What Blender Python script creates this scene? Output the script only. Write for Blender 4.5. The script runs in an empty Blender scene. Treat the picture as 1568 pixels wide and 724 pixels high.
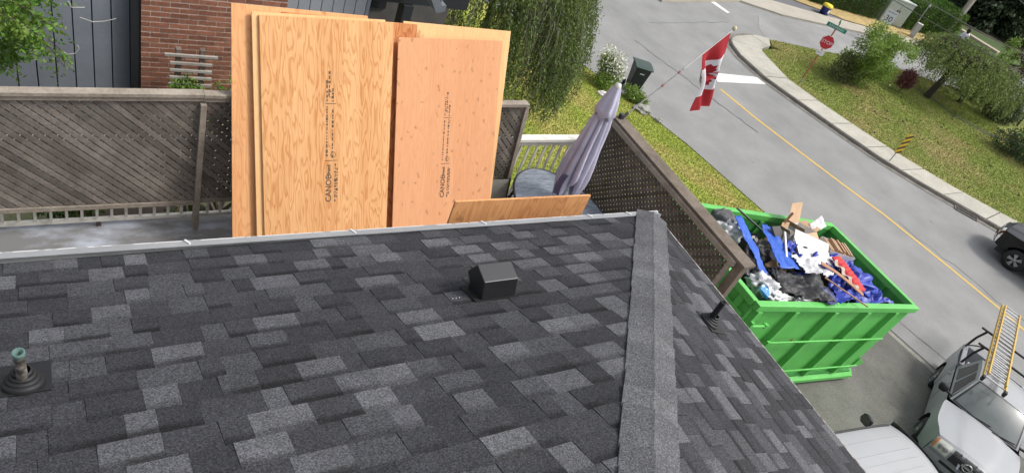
import bpy, bmesh, math, random
import numpy as np
from mathutils import Vector, Matrix, Euler
SC = bpy.context.scene
COL = SC.collection
rnd = random.Random(7)
nrs = np.random.RandomState(11)
R_ = math.radians

# ------------------------------------------------------------------ camera
cam_d = bpy.data.cameras.new('camera')
cam_o = bpy.data.objects.new('camera', cam_d)
COL.objects.link(cam_o)
CR = Matrix(((0.84140956, 0.07531538, -0.53512394), (-0.43045038, 0.69208914, -0.5794179), (0.32670691, 0.71787129, 0.61475468)))
CAM = Vector((-3.988, -2.917, 2.961))
cam_o.matrix_world = Matrix.Translation(CAM) @ CR.to_4x4()
cam_d.sensor_fit = 'HORIZONTAL'
cam_d.sensor_width = 36
cam_d.lens = 1076.9 / 1568 * 36
cam_d.clip_start = 0.05
cam_d.clip_end = 800
SC.camera = cam_o

# ------------------------------------------------------------------ light
SUN_EL, SUN_AZ = 52, -28            # degrees; azimuth from +x towards +y
wd = bpy.data.worlds.new('World')
SC.world = wd
wd.use_nodes = True
wn = wd.node_tree
sky = wn.nodes.new('ShaderNodeTexSky')
sky.sky_type = 'NISHITA'
sky.sun_disc = False
sky.sun_elevation = R_(SUN_EL)
sky.sun_rotation = R_(90 - SUN_AZ)
sky.air_density = 1.0
sky.dust_density = 4.0
sky.ozone_density = 1.0
# overcast: the sky's blue is mostly washed out by cloud
hsv = wn.nodes.new('ShaderNodeHueSaturation')
hsv.inputs['Saturation'].default_value = .35
wn.links.new(sky.outputs[0], hsv.inputs['Color'])
wn.links.new(hsv.outputs[0], wn.nodes['Background'].inputs[0])
wn.nodes['Background'].inputs[1].default_value = 0.15
sd = bpy.data.lights.new('sun', 'SUN')
sd.energy = 1.5
sd.angle = R_(10)
sd.color = (1.0, 0.965, 0.92)
so = bpy.data.objects.new('sun', sd)
COL.objects.link(so)
sdir = Vector((math.cos(R_(SUN_EL)) * math.cos(R_(SUN_AZ)), math.cos(R_(SUN_EL)) * math.sin(R_(SUN_AZ)), math.sin(R_(SUN_EL))))
so.rotation_euler = sdir.to_track_quat('Z', 'Y').to_euler()
SC.view_settings.view_transform = 'Standard'
SC.view_settings.look = 'None'
SC.view_settings.exposure = 0.5
SC.view_settings.gamma = 1.0

# ------------------------------------------------------------------ materials
def _n(nt, t, **kw):
    n = nt.nodes.new(t)
    for k, v in kw.items():
        setattr(n, k, v)
    return n

def hexc(r, g, b):
    """sRGB 0-255 -> linear"""
    f = lambda c: (c / 255 / 12.92) if c / 255 <= .04045 else ((c / 255 + .055) / 1.055) ** 2.4
    return (f(r), f(g), f(b))

def mat(name, col, rough=.7, var=.15, scale=8, col2=None, bump=0, bscale=60, metal=0, spec=.5, island=0, coord='obj',
        fine=0, fscale=300, trans=0, stretch=None, c2amt=None, coat=0, detail=6):
    """Principled with noise-driven colour variation (col..col2), optional per-island variation, fine speckle and bump."""
    m = bpy.data.materials.new(name)
    m.use_nodes = True
    nt = m.node_tree
    b = nt.nodes['Principled BSDF']
    L = nt.links.new
    b.inputs['Roughness'].default_value = rough
    b.inputs['Metallic'].default_value = metal
    b.inputs['Specular IOR Level'].default_value = spec
    if coat:
        b.inputs['Coat Weight'].default_value = coat
        b.inputs['Coat Roughness'].default_value = .08
    if coord == 'world':
        g = _n(nt, 'ShaderNodeNewGeometry')
        vec = g.outputs['Position']
    else:
        g = _n(nt, 'ShaderNodeTexCoord')
        vec = g.outputs['Object']
    if stretch:
        mp = _n(nt, 'ShaderNodeMapping')
        mp.inputs['Scale'].default_value = stretch
        L(vec, mp.inputs[0])
        vec = mp.outputs[0]
    nz = _n(nt, 'ShaderNodeTexNoise')
    nz.inputs['Scale'].default_value = scale
    nz.inputs['Detail'].default_value = detail
    nz.inputs['Roughness'].default_value = .6
    L(vec, nz.inputs['Vector'])
    rp = _n(nt, 'ShaderNodeValToRGB')
    if col2 is None:
        c1 = [c * (1 - var) for c in col]
        c2 = [min(1, c * (1 + var)) for c in col]
    else:
        c1, c2 = col, col2
    lo, hi = c2amt or (.32, .68)
    rp.color_ramp.elements[0].position = lo
    rp.color_ramp.elements[1].position = hi
    rp.color_ramp.elements[0].color = (*c1, 1)
    rp.color_ramp.elements[1].color = (*c2, 1)
    L(nz.outputs['Fac'], rp.inputs[0])
    out = rp.outputs[0]
    if fine:
        n2 = _n(nt, 'ShaderNodeTexNoise')
        n2.inputs['Scale'].default_value = fscale
        n2.inputs['Detail'].default_value = 2
        L(vec, n2.inputs['Vector'])
        mr = _n(nt, 'ShaderNodeMapRange')
        mr.inputs[1].default_value = .3
        mr.inputs[2].default_value = .7
        mr.inputs[3].default_value = 1 - fine
        mr.inputs[4].default_value = 1 + fine
        L(n2.outputs['Fac'], mr.inputs[0])
        mx = _n(nt, 'ShaderNodeMix', data_type='RGBA', blend_type='MULTIPLY')
        mx.inputs[0].default_value = 1
        L(out, mx.inputs[6])
        cb = _n(nt, 'ShaderNodeCombineColor')
        for i in range(3):
            L(mr.outputs[0], cb.inputs[i])
        L(cb.outputs[0], mx.inputs[7])
        out = mx.outputs[2]
    if island:
        ge = _n(nt, 'ShaderNodeNewGeometry')
        hs = _n(nt, 'ShaderNodeHueSaturation')
        m1 = _n(nt, 'ShaderNodeMapRange')
        m1.inputs[3].default_value = 1 - island
        m1.inputs[4].default_value = 1 + island
        L(ge.outputs['Random Per Island'], m1.inputs[0])
        L(m1.outputs[0], hs.inputs['Value'])
        m2 = _n(nt, 'ShaderNodeMapRange')
        m2.inputs[3].default_value = .5 - island * .07
        m2.inputs[4].default_value = .5 + island * .05
        L(ge.outputs['Random Per Island'], m2.inputs[0])
        L(m2.outputs[0], hs.inputs['Hue'])
        L(out, hs.inputs['Color'])
        out = hs.outputs[0]
    L(out, b.inputs['Base Color'])
    if bump:
        n3 = _n(nt, 'ShaderNodeTexNoise')
        n3.inputs['Scale'].default_value = bscale
        n3.inputs['Detail'].default_value = 4
        L(vec, n3.inputs['Vector'])
        bp = _n(nt, 'ShaderNodeBump')
        bp.inputs['Strength'].default_value = bump
        bp.inputs['Distance'].default_value = .01
        L(n3.outputs['Fac'], bp.inputs['Height'])
        L(bp.outputs[0], b.inputs['Normal'])
    if trans:
        tr = _n(nt, 'ShaderNodeBsdfTranslucent')
        L(out, tr.inputs[0])
        ms = _n(nt, 'ShaderNodeMixShader')
        ms.inputs[0].default_value = trans
        L(b.outputs[0], ms.inputs[1])
        L(tr.outputs[0], ms.inputs[2])
        L(ms.outputs[0], nt.nodes['Material Output'].inputs[0])
    return m

def objrand(m, amt):
    """per-object brightness variation"""
    nt = m.node_tree
    b = nt.nodes['Principled BSDF']
    src = b.inputs['Base Color'].links[0].from_socket
    oi = _n(nt, 'ShaderNodeObjectInfo')
    mr = _n(nt, 'ShaderNodeMapRange')
    mr.inputs[3].default_value = 1 - amt
    mr.inputs[4].default_value = 1 + amt
    hs = _n(nt, 'ShaderNodeHueSaturation')
    nt.links.new(oi.outputs['Random'], mr.inputs[0])
    nt.links.new(mr.outputs[0], hs.inputs['Value'])
    nt.links.new(src, hs.inputs['Color'])
    nt.links.new(hs.outputs[0], b.inputs['Base Color'])
    return m

def stain(m, col, scale, lo, hi, amt=1, stretch=None, seed=0):
    """patches of dirt, rust or wear with a shape of their own"""
    nt = m.node_tree; b = nt.nodes['Principled BSDF']; L = nt.links.new
    src = b.inputs['Base Color'].links[0].from_socket
    g = _n(nt, 'ShaderNodeNewGeometry')
    mp = _n(nt, 'ShaderNodeMapping')
    mp.inputs['Location'].default_value = (seed * 5.3, seed * 2.7, seed)
    mp.inputs['Scale'].default_value = stretch or (1, 1, 1)
    L(g.outputs['Position'], mp.inputs[0])
    nz = _n(nt, 'ShaderNodeTexNoise'); nz.inputs['Scale'].default_value = scale; nz.inputs['Detail'].default_value = 7; nz.inputs['Roughness'].default_value = .65
    L(mp.outputs[0], nz.inputs['Vector'])
    mr = _n(nt, 'ShaderNodeMapRange'); mr.inputs[1].default_value = lo; mr.inputs[2].default_value = hi; mr.inputs[3].default_value = 0; mr.inputs[4].default_value = amt
    L(nz.outputs['Fac'], mr.inputs[0])
    mx = _n(nt, 'ShaderNodeMix', data_type='RGBA'); L(mr.outputs[0], mx.inputs[0]); L(src, mx.inputs[6]); mx.inputs[7].default_value = (*col, 1)
    L(mx.outputs[2], b.inputs['Base Color'])
    return m

# ------------------------------------------------------------------ object helpers
def tag(o, label=None, cat=None, group=None, kind=None):
    if label: o['label'] = label
    if cat: o['category'] = cat
    if group: o['group'] = group
    if kind: o['kind'] = kind
    return o

def thing(name, label, cat, loc=(0, 0, 0), rot=None, group=None, scale=1):
    o = bpy.data.objects.new(name, None)
    COL.objects.link(o)
    if isinstance(rot, Matrix):
        o.matrix_world = Matrix.Translation(Vector(loc)) @ rot.to_4x4() @ Matrix.Scale(scale, 4)
    else:
        o.location = loc
        if rot: o.rotation_euler = rot
        o.scale = (scale,) * 3
    o.empty_display_size = .1
    return tag(o, label, cat, group)

def link(name, me, parent=None, loc=None, mtx=None):
    o = bpy.data.objects.new(name, me)
    COL.objects.link(o)
    if parent: o.parent = parent
    if mtx is not None: o.matrix_local = mtx
    elif loc is not None: o.location = loc
    return o

def mesh(name, verts, faces, m, smooth=False):
    me = bpy.data.meshes.new(name)
    me.from_pydata([tuple(v) for v in verts], [], faces)
    for x in (m if isinstance(m, (list, tuple)) else [m]):
        me.materials.append(x)
    if smooth:
        me.polygons.foreach_set('use_smooth', [True] * len(me.polygons))
    me.update()
    return me

class MB:
    """collects simple shapes into one mesh"""
    def __init__(s):
        s.v = []; s.f = []; s.sm = []; s.mi = []
    def add(s, vs, fs, smooth=False, mi=0):
        k = len(s.v)
        s.v += [Vector(v) for v in vs]
        s.f += [[i + k for i in f] for f in fs]
        s.sm += [smooth] * len(fs)
        s.mi += [mi] * len(fs)
        return s
    def box(s, a, b, M=None, mi=0, taper=None):
        x0, y0, z0 = a; x1, y1, z1 = b
        vs = [Vector(p) for p in ((x0, y0, z0), (x1, y0, z0), (x1, y1, z0), (x0, y1, z0), (x0, y0, z1), (x1, y0, z1), (x1, y1, z1), (x0, y1, z1))]
        if M is not None: vs = [M @ v for v in vs]
        return s.add(vs, [(0, 3, 2, 1), (4, 5, 6, 7), (0, 1, 5, 4), (1, 2, 6, 5), (2, 3, 7, 6), (3, 0, 4, 7)], mi=mi)
    def bar(s, p, q, w, h=None, up=(0, 0, 1), mi=0, ext=0):
        p, q = Vector(p), Vector(q)
        h = h or w
        d = (q - p).normalized()
        p, q = p - d * ext, q + d * ext
        a = d.cross(Vector(up))
        if a.length < 1e-5: a = d.cross(Vector((1, 0, 0)))
        a.normalize()
        b = a.cross(d).normalized()
        vs = []
        for o in (p, q):
            for i, j in ((-1, -1), (1, -1), (1, 1), (-1, 1)):
                vs.append(o + a * (w / 2 * i) + b * (h / 2 * j))
        return s.add(vs, [(0, 3, 2, 1), (4, 5, 6, 7), (0, 1, 5, 4), (1, 2, 6, 5), (2, 3, 7, 6), (3, 0, 4, 7)], mi=mi)
    def tube(s, pts, r, n=8, cap=True, mi=0, smooth=True):
        pts = [Vector(p) for p in pts]
        rs = r if isinstance(r, (list, tuple)) else [r] * len(pts)
        vs = []; fs = []
        ref = None
        for i, p in enumerate(pts):
            d = (pts[min(i + 1, len(pts) - 1)] - pts[max(i - 1, 0)]).normalized()
            if ref is None:
                ref = d.orthogonal().normalized()
            a = (ref - d * ref.dot(d)).normalized()
            ref = a
            b = d.cross(a)
            for k in range(n):
                t = 2 * math.pi * k / n
                vs.append(p + (a * math.cos(t) + b * math.sin(t)) * rs[i])
        for i in range(len(pts) - 1):
            for k in range(n):
                k2 = (k + 1) % n
                fs.append((i * n + k, i * n + k2, (i + 1) * n + k2, (i + 1) * n + k))
        s.add(vs, fs, smooth, mi)
        if cap:
            s.add(vs[:n], [tuple(range(n))[::-1]], False, mi)
            s.add(vs[-n:], [tuple(range(n))], False, mi)
        return s
    def lathe(s, prof, n=16, M=None, mi=0, smooth=True, fold=None):
        """prof: list of (r, z) about local z"""
        vs = []; fs = []
        for i, (r, z) in enumerate(prof):
            for k in range(n):
                t = 2 * math.pi * k / n
                rr = r if fold is None else r * fold(t, z, i)
                vs.append(Vector((rr * math.cos(t), rr * math.sin(t), z)))
        if M is not None: vs = [M @ v for v in vs]
        for i in range(len(prof) - 1):
            for k in range(n):
                k2 = (k + 1) % n
                fs.append((i * n + k, i * n + k2, (i + 1) * n + k2, (i + 1) * n + k))
        return s.add(vs, fs, smooth, mi)
    def patch(s, fn, nu, nv, smooth=True, mi=0, flip=False):
        vs = [Vector(fn(i / nu, j / nv)) for i in range(nu + 1) for j in range(nv + 1)]
        fs = []
        for i in range(nu):
            for j in range(nv):
                a = i * (nv + 1) + j
                q = (a, a + nv + 1, a + nv + 2, a + 1)
                fs.append(q[::-1] if flip else q)
        return s.add(vs, fs, smooth, mi)
    def poly(s, pts, mi=0):
        return s.add(pts, [tuple(range(len(pts)))], mi=mi)
    def prism(s, pts, off, mi=0):
        """polygon pts extruded by vector off"""
        off = Vector(off)
        n = len(pts)
        a = [Vector(p) for p in pts]
        vs = a + [p + off for p in a]
        fs = [tuple(range(n))[::-1], tuple(range(n, 2 * n))] + [(i, (i + 1) % n, n + (i + 1) % n, n + i) for i in range(n)]
        return s.add(vs, fs, mi=mi)
    def mesh(s, name, m):
        me = mesh(name, s.v, s.f, m)
        me.polygons.foreach_set('use_smooth', s.sm)
        me.polygons.foreach_set('material_index', s.mi)
        me.validate()
        return me
    def build(s, name, m, parent=None, loc=None, bevel=0, seg=2, fixn=False):
        me = s.mesh(name, m)
        if fixn or bevel:
            bm = bmesh.new(); bm.from_mesh(me)
            if bevel:
                bmesh.ops.remove_doubles(bm, verts=bm.verts, dist=1e-5)
            bmesh.ops.recalc_face_normals(bm, faces=bm.faces)
            if bevel:
                es = [e for e in bm.edges if len(e.link_faces) == 2 and e.calc_face_angle(0) > .5]
                bmesh.ops.bevel(bm, geom=es, offset=bevel, segments=seg, affect='EDGES', profile=.6, clamp_overlap=True)
            bm.to_mesh(me); bm.free()
        return link(name, me, parent, loc)

def arr_mesh(name, V, F, m, smooth=False):
    """numpy verts (N,3), faces (M,k)"""
    me = bpy.data.meshes.new(name)
    V = np.asarray(V, np.float32); F = np.asarray(F, np.int32)
    me.vertices.add(len(V)); me.vertices.foreach_set('co', V.ravel())
    k = F.shape[1]
    me.loops.add(F.size); me.loops.foreach_set('vertex_index', F.ravel())
    me.polygons.add(len(F)); me.polygons.foreach_set('loop_start', np.arange(0, F.size, k, dtype=np.int32))
    for x in (m if isinstance(m, (list, tuple)) else [m]):
        me.materials.append(x)
    me.update(calc_edges=True)
    if smooth: me.polygons.foreach_set('use_smooth', [True] * len(F))
    return me

def leaves(P, size, D=None, asp=.45, jitter=.5, updir=0):
    """diamond leaves at points P (N,3); D optional direction (N,3). Returns V,F"""
    n = len(P)
    if D is None:
        D = nrs.normal(size=(n, 3))
    D = D + nrs.normal(size=(n, 3)) * jitter
    D /= np.linalg.norm(D, axis=1)[:, None]
    S = np.cross(D, nrs.normal(size=(n, 3)))
    S /= np.linalg.norm(S, axis=1)[:, None] + 1e-9
    sz = size * nrs.uniform(.65, 1.3, size=(n, 1))
    N = np.cross(D, S)
    V = np.stack([P, P + D * sz * .5 + S * sz * asp * .5 + N * sz * .08, P + D * sz, P + D * sz * .5 - S * sz * asp * .5 + N * sz * .08], 1).reshape(-1, 3)
    F = np.arange(n * 4).reshape(-1, 4)
    return V, F

def blob_points(centers, radii, n, shell=.55):
    """points in ellipsoid clumps, denser near the surface"""
    c = np.array(centers); r = np.array(radii)
    if r.ndim == 1: r = np.repeat(r[:, None], 3, 1)
    w = r.prod(1) ** .67; w /= w.sum()
    idx = nrs.choice(len(c), n, p=w)
    d = nrs.normal(size=(n, 3)); d /= np.linalg.norm(d, axis=1)[:, None]
    rad = (shell + (1 - shell) * nrs.uniform(size=n) ** .7) * (1 + .12 * nrs.normal(size=n))
    return c[idx] + d * r[idx] * rad[:, None], d

def text_mesh(name, body, size, m, depth=.001, align='CENTER', bold=0):
    cu = bpy.data.curves.new(name, 'FONT')
    cu.body = body; cu.size = size; cu.extrude = depth; cu.offset = bold
    cu.align_x = align; cu.align_y = 'CENTER'
    cu.resolution_u = 3
    o = bpy.data.objects.new(name, cu)
    COL.objects.link(o)
    bpy.context.view_layer.update()
    me = bpy.data.meshes.new_from_object(o.evaluated_get(bpy.context.evaluated_depsgraph_get()))
    bpy.data.objects.remove(o); bpy.data.curves.remove(cu)
    me.materials.clear(); me.materials.append(m)
    return me

def basis(x, y, z, o=(0, 0, 0)):
    M = Matrix((x, y, z)).transposed().to_4x4()
    M.translation = Vector(o)
    return M

def hits(z, pts):
    return [(x, y, z) for x, y in pts]

# ------------------------------------------------------------------ palette
M_grey_metal = mat('gutter metal', (.42, .43, .44), .45, .15, 6, bump=.05, fine=.05)
M_white_paint = mat('worn white paint', hexc(225, 222, 212), .6, .1, 10, col2=hexc(170, 166, 155), c2amt=(.5, .75), coord='world')
M_wood_grey = objrand(mat('weathered lattice wood', (.125, .106, .09), .85, .3, 5, col2=(.215, .19, .165), stretch=(1, 1, 1), fine=.18, fscale=60, bump=.15, bscale=80, coord='world'), .34)
M_wood_brown = objrand(mat('dark brown lattice wood', (.075, .06, .047), .85, .3, 5, col2=(.14, .116, .095), fine=.18, fscale=60, bump=.15, bscale=80, coord='world'), .3)
M_wood_rail = mat('weathered rail wood', (.22, .185, .145), .8, .2, 4, col2=(.36, .315, .26), fine=.15, fscale=40, bump=.15, bscale=60, coord='world')
M_wood_dark = mat('dark weathered wood', (.1, .075, .055), .8, .3, 4, col2=(.2, .165, .13), fine=.15, fscale=40, bump=.15, coord='world')
M_black = mat('black plastic', (.012, .012, .013), .5, .2, 10)
M_rubber = mat('black rubber', (.011, .011, .012), .6, .3, 8, fine=.1, fscale=80)
M_white = mat('white plastic', (.72, .72, .71), .5, .08, 5)
M_asphalt = mat('road asphalt', (.205, .205, .2), .9, .1, .7, col2=(.275, .275, .268), fine=.24, fscale=42, bump=.3, bscale=45, coord='world', c2amt=(.3, .72))
M_drive = mat('exposed aggregate driveway', (.095, .095, .083), .9, .2, .8, col2=(.15, .148, .13), fine=.55, fscale=75, bump=.35, bscale=40, coord='world')
M_concrete = objrand(mat('pale concrete', (.36, .345, .29), .85, .12, 1.5, col2=(.45, .43, .365), fine=.1, fscale=20, bump=.15, coord='world'), .06)
M_kerb = mat('dirty kerb concrete', (.12, .11, .095), .9, .3, 3, col2=(.24, .22, .19), fine=.15, fscale=20, coord='world')
M_yellow_line = mat('yellow road paint', (.62, .4, .06), .7, .15, 6, col2=(.5, .36, .12), fine=.1, coord='world')
M_white_line = mat('white road paint', (.7, .69, .65), .7, .1, 5, fine=.1, coord='world')
M_lawn = mat('lawn', (.30, .34, .05), .95, .2, .55, col2=(.42, .34, .12), fine=.25, fscale=14, coord='world', c2amt=(.42, .7))
M_lawn_dry = mat('dry lawn', (.19, .23, .04), .95, .2, .4, col2=(.33, .265, .11), fine=.25, fscale=12, coord='world', c2amt=(.45, .74))
M_dry = mat('dry grass strip', (.42, .31, .13), .95, .2, 2, fine=.25, fscale=12, coord='world')
M_blade = mat('grass blades', (.30, .37, .065), .9, .2, .55, col2=(.44, .38, .14), island=.2, coord='world', c2amt=(.42, .68))
M_blade_dry = mat('dry grass blades', (.2, .25, .045), .9, .2, .4, col2=(.35, .28, .115), island=.2, coord='world', c2amt=(.45, .74))
M_bark = mat('bark', (.09, .07, .05), .9, .3, 8, col2=(.16, .13, .1), bump=.4, bscale=30)
M_dark_bark = mat('dark bark', (.045, .035, .025), .9, .3, 8, bump=.4, bscale=30)
stain(M_asphalt, (.15, .15, .148), .35, .52, .66, .22, (1, .35, 1), 1)
stain(M_asphalt, (.09, .09, .088), 1.6, .66, .72, .5, (1, .6, 1), 2)
stain(M_asphalt, (.34, .335, .32), 2.2, .64, .74, .4, (1, .5, 1), 3)
stain(M_drive, (.05, .05, .045), .9, .58, .7, .5, None, 4)
stain(M_drive, (.2, .19, .165), 1.3, .62, .72, .5, None, 5)
stain(M_concrete, (.2, .19, .15), 1.2, .56, .7, .45, None, 6)
# ------------------------------------------------------------------ ground shape
EDGE = [(-40, 16.2), (-10, 15.2), (.58, 14.33), (1.82, 14.1), (6.57, 13.71), (9.91, 13.12), (11.67, 12.57), (13.2, 12.1), (16, 11), (20, 8.5), (25, 4.5), (60, -30)]
def xe(y):
    for (a, b), (c, d) in zip(EDGE, EDGE[1:]):
        if y <= c: return b + (d - b) * (y - a) / (c - a)
    return EDGE[-1][1]
def gz(x, y):
    """height of the sloping plot beside the road"""
    t = max(0, xe(y) - x)
    return -7 + .16 * min(t, 19)

def sheet_grid(name, xs0, xs1, ys, nx, z_off, m, kind='structure'):
    """sheet following the slope, between curves xs0(y) and xs1(y)"""
    V = []; F = []
    for j, y in enumerate(ys):
        for i in range(nx + 1):
            x = xs0(y) + (xs1(y) - xs0(y)) * i / nx
            V.append((x, y, gz(x, y) + z_off))
    for j in range(len(ys) - 1):
        for i in range(nx):
            a = j * (nx + 1) + i
            F.append((a, a + 1, a + nx + 2, a + nx + 1))
    return tag(link(name, mesh(name, V, F, m, True)), kind=kind)

# ground: slope on the house side, level elsewhere, as one large sheet
V = []; F = []
gx = [-300, -60, -20, -8, -6, -4, -2, 0, 2, 4, 6, 8, 10, 12, 13, 14, 15, 16, 18, 25, 60, 120, 400]
gy = [-300, -60, -20, -5, 0, 3, 6, 9, 12, 14, 16, 18, 20, 25, 60, 120, 400]
for y in gy:
    for x in gx: V.append((x, y, gz(x, y) - .12))
for j in range(len(gy) - 1):
    for i in range(len(gx) - 1):
        a = j * len(gx) + i
        F.append((a, a + 1, a + len(gx) + 1, a + len(gx)))
M_ground = mat('dark grassy ground', (.05, .06, .022), .95, .3, .3, col2=(.09, .08, .04), fine=.2, fscale=5, coord='world')
tag(link('ground', mesh('ground', V, F, M_ground)), kind='structure')

def flat(name, pts, z, m, kind='structure', thick=0):
    """flat outline at height z; with thick it is a slab reaching down"""
    b = MB()
    P = [(x, y, z) for x, y in pts]
    if thick: b.prism(P, (0, 0, -thick))
    else: b.poly(P)
    me = b.mesh(name, m)
    bm = bmesh.new(); bm.from_mesh(me)
    bmesh.ops.triangulate(bm, faces=[f for f in bm.faces if len(f.verts) > 4])
    bmesh.ops.recalc_face_normals(bm, faces=bm.faces)
    bm.normal_update()
    if not thick:
        for f in bm.faces:
            if f.normal.z < 0: f.normal_flip()
    bm.to_mesh(me); bm.free()
    return tag(link(name, me), kind=kind)

# road: main street and the cross street as one sheet
road = [(x, y) for y, x in EDGE[1:-1]]
flat('road', [(x, y) for y, x in EDGE if -20 < y < 24 ] + [(4.5, 45), (30, 45), (30, 23.5), (42, 21.2), (42, 14.2), (33, 15.5), (29, 16.5), (24.5, 17.6), (22.2, 16.8), (22, 15.5), (22.2, 12.4), (22.8, 9.8), (24, 7.2), (25, 4.6), (27, 1.5), (33, -8), (33, -20), (15.8, -20)], -7.0, M_asphalt)
# cracks and tar seams in the asphalt
M_tar = mat('dark tar seam', (.075, .075, .075), .8, .3, 12, coord='world')
def seam(pts, w):
    b = MB()
    V = []
    for i, p in enumerate(pts):
        p = Vector((*p, 0))
        q = Vector((*pts[min(i + 1, len(pts) - 1)], 0)) - Vector((*pts[max(i - 1, 0)], 0))
        nn = Vector((-q.y, q.x, 0)).normalized() * w / 2 * rnd.uniform(.5, 1.3)
        V += [p + nn, p - nn]
    b.add([(v.x, v.y, -6.996) for v in V], [(2 * i, 2 * i + 1, 2 * i + 3, 2 * i + 2) for i in range(len(pts) - 1)])
    o = b.build('road_crack', M_tar, fixn=True)
    tag(o, kind='structure')
def wig(a, b, n, amp):
    return [(a[0] + (b[0] - a[0]) * i / n + rnd.uniform(-amp, amp), a[1] + (b[1] - a[1]) * i / n + rnd.uniform(-amp, amp)) for i in range(n + 1)]
seam(wig((15.6, 16.5), (17.2, 10.5), 24, .05), .05)
seam(wig((17.6, 18.2), (23.5, 19.2), 12, .07), .035)
seam(wig((14.75, 2.6), (15.6, -.6), 14, .03), .05)
seam(wig((19.6, 5.5), (20.6, .6), 14, .12), .03)
# painted lines
def strip(name, pts, w, z, m):
    V = []
    for i, p in enumerate(pts):
        q = Vector((*pts[min(i + 1, len(pts) - 1)], 0)) - Vector((*pts[max(i - 1, 0)], 0))
        nn = Vector((-q.y, q.x, 0)).normalized() * w / 2
        V += [(p[0] + nn.x, p[1] + nn.y, z), (p[0] - nn.x, p[1] - nn.y, z)]
    me = mesh(name, V, [(2 * i, 2 * i + 1, 2 * i + 3, 2 * i + 2) for i in range(len(pts) - 1)], m)
    me.flip_normals() if me.polygons[0].normal.z < 0 else None
    return tag(link(name, me), kind='structure')
strip('yellow_centre_line', [(17.669, 13.229), (17.98, 11.2), (18.451, 9.19), (18.9, 7.4), (19.326, 5.895), (19.7, 3.6), (19.963, 1.624), (20.15, -3), (20.3, -14)], .13, -6.994, M_yellow_line)
flat('white_stop_bar', [(18.1, 14.43), (21.071, 14.31), (20.95, 13.8), (18.0, 13.75)], -6.994, M_white_line)
flat('white_road_line', [(23.987, 21.481), (24.4, 21.6), (24.6, 20.3), (24.32, 20.22)], -6.994, M_white_line)
flat('white_road_line', [(23.987, 22.9), (24.35, 25.4), (24.1, 25.4), (23.7, 22.9)], -6.994, M_white_line)

# pavement of single slabs with a kerb, on the far side of the street
outer = [(24.93, 17.75), (24.13, 17.95), (22.5, 17.63), (21.93, 17.32), (21.55, 16.78), (21.24, 15.84), (21.21, 14.22), (21.7, 12.22), (22.2, 10.4), (22.75, 8.75), (23.5, 7.25), (24.4, 5.8), (25.4, 4.2), (26.6, 2.4), (28.2, 0), (33.5, -8)]
inner = [(24.9, 17.68), (24.3, 17.0), (23.6, 16.75), (23.3, 16.6), (23.18, 16.45), (22.95, 15.6), (22.65, 14.19), (23.04, 12.28), (23.62, 10.4), (24.3, 8.8), (25.1, 7.2), (25.9, 5.9), (26.9, 4.6), (28.1, 2.9), (29.7, .5), (35, -7.5)]
def along(pl, t):
    i = min(int(t), len(pl) - 2); f = t - i
    return (pl[i][0] + (pl[i + 1][0] - pl[i][0]) * f, pl[i][1] + (pl[i + 1][1] - pl[i][1]) * f)
pave = thing('pavement', None, None)
pave['kind'] = 'structure'
ts = [0, 1.2, 3.2, 5, 6.0, 6.85, 7.7, 8.6, 9.5, 10.5, 11.45, 12.4, 13.3, 14.2, 14.6, 15]
for a, b in zip(ts, ts[1:]):
    e = .012
    n = 6
    oo = [along(outer, a + e + (b - a - 2 * e) * i / n) for i in range(n + 1)]
    ii = [along(inner, a + e + (b - a - 2 * e) * i / n) for i in range(n + 1)]
    z = -6.87 + rnd.uniform(-.006, .006)
    mb = MB()
    pts = [(x, y, z) for x, y in oo] + [(x, y, z) for x, y in ii[::-1]]
    V = [(x, y, z) for x, y in oo + ii] + [(x, y, z - .2) for x, y in oo + ii]
    k = n + 1
    F = [(i, i + 1, k + i + 1, k + i) for i in range(n)] + [(i + 1, i, 2 * k + i, 2 * k + i + 1) for i in range(n)] + [(k + i, k + i + 1, 3 * k + i + 1, 3 * k + i) for i in range(n)]
    F += [(0, k, 3 * k, 2 * k), (n, n + 2 * k, n + 3 * k, n + k)]
    mb.add(V, F)
    mb.build('slab', M_concrete, pave, fixn=True)
mb = MB()
ko = [along(outer, t) for t in np.linspace(0.6, 15, 90)]
V = []
for i, p in enumerate(ko):
    q = Vector((*ko[min(i + 1, 89)], 0)) - Vector((*ko[max(i - 1, 0)], 0))
    nn = Vector((q.y, -q.x, 0)).normalized()
    if nn.x > 0 and i > 15: nn = -nn
    if i <= 15 and nn.dot(Vector((21.8 - 23.5, 16.8 - 16, 0))) < 0: nn = -nn
    for w, z in ((0.012, -6.885), (.05, -6.895), (.09, -6.995), (.34, -6.985)):
        V.append((p[0] + nn.x * w, p[1] + nn.y * w, z))
F = [(4 * i + j, 4 * i + j + 1, 4 * i + j + 5, 4 * i + j + 4) for i in range(89) for j in range(3)]
mb.add(V, F)
mb.build('kerb', M_kerb, pave, fixn=True)
# storm drain in the kerb
dr = thing('storm_drain', 'dark rectangular storm drain opening in the kerb ahead of the black car', 'drain', (24.25, 5.55, -6.98), (0, 0, R_(-57)))
mb = MB()
mb.box((-.45, -.16, 0), (.45, -.12, .02)).box((-.45, .12, 0), (.45, .16, .02)).box((-.45, -.12, 0), (-.41, .12, .02)).box((.41, -.12, 0), (.45, .12, .02))
mb.build('frame', M_kerb, dr)
mb = MB(); mb.box((-.41, -.12, -.004), (.41, .12, .004)); mb.build('pit', mat('drain dark', (.02, .018, .015), .9), dr)
me = None
for i in range(4):
    mb = MB(); mb.box((-.012, -.12, .005), (.012, .12, .018))
    me = me or mb.mesh('bar', mat('rusty iron', (.1, .06, .045), .8, .3, 20))
    link('bar', me, dr, (-.3 + i * .2, 0, 0))

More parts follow.
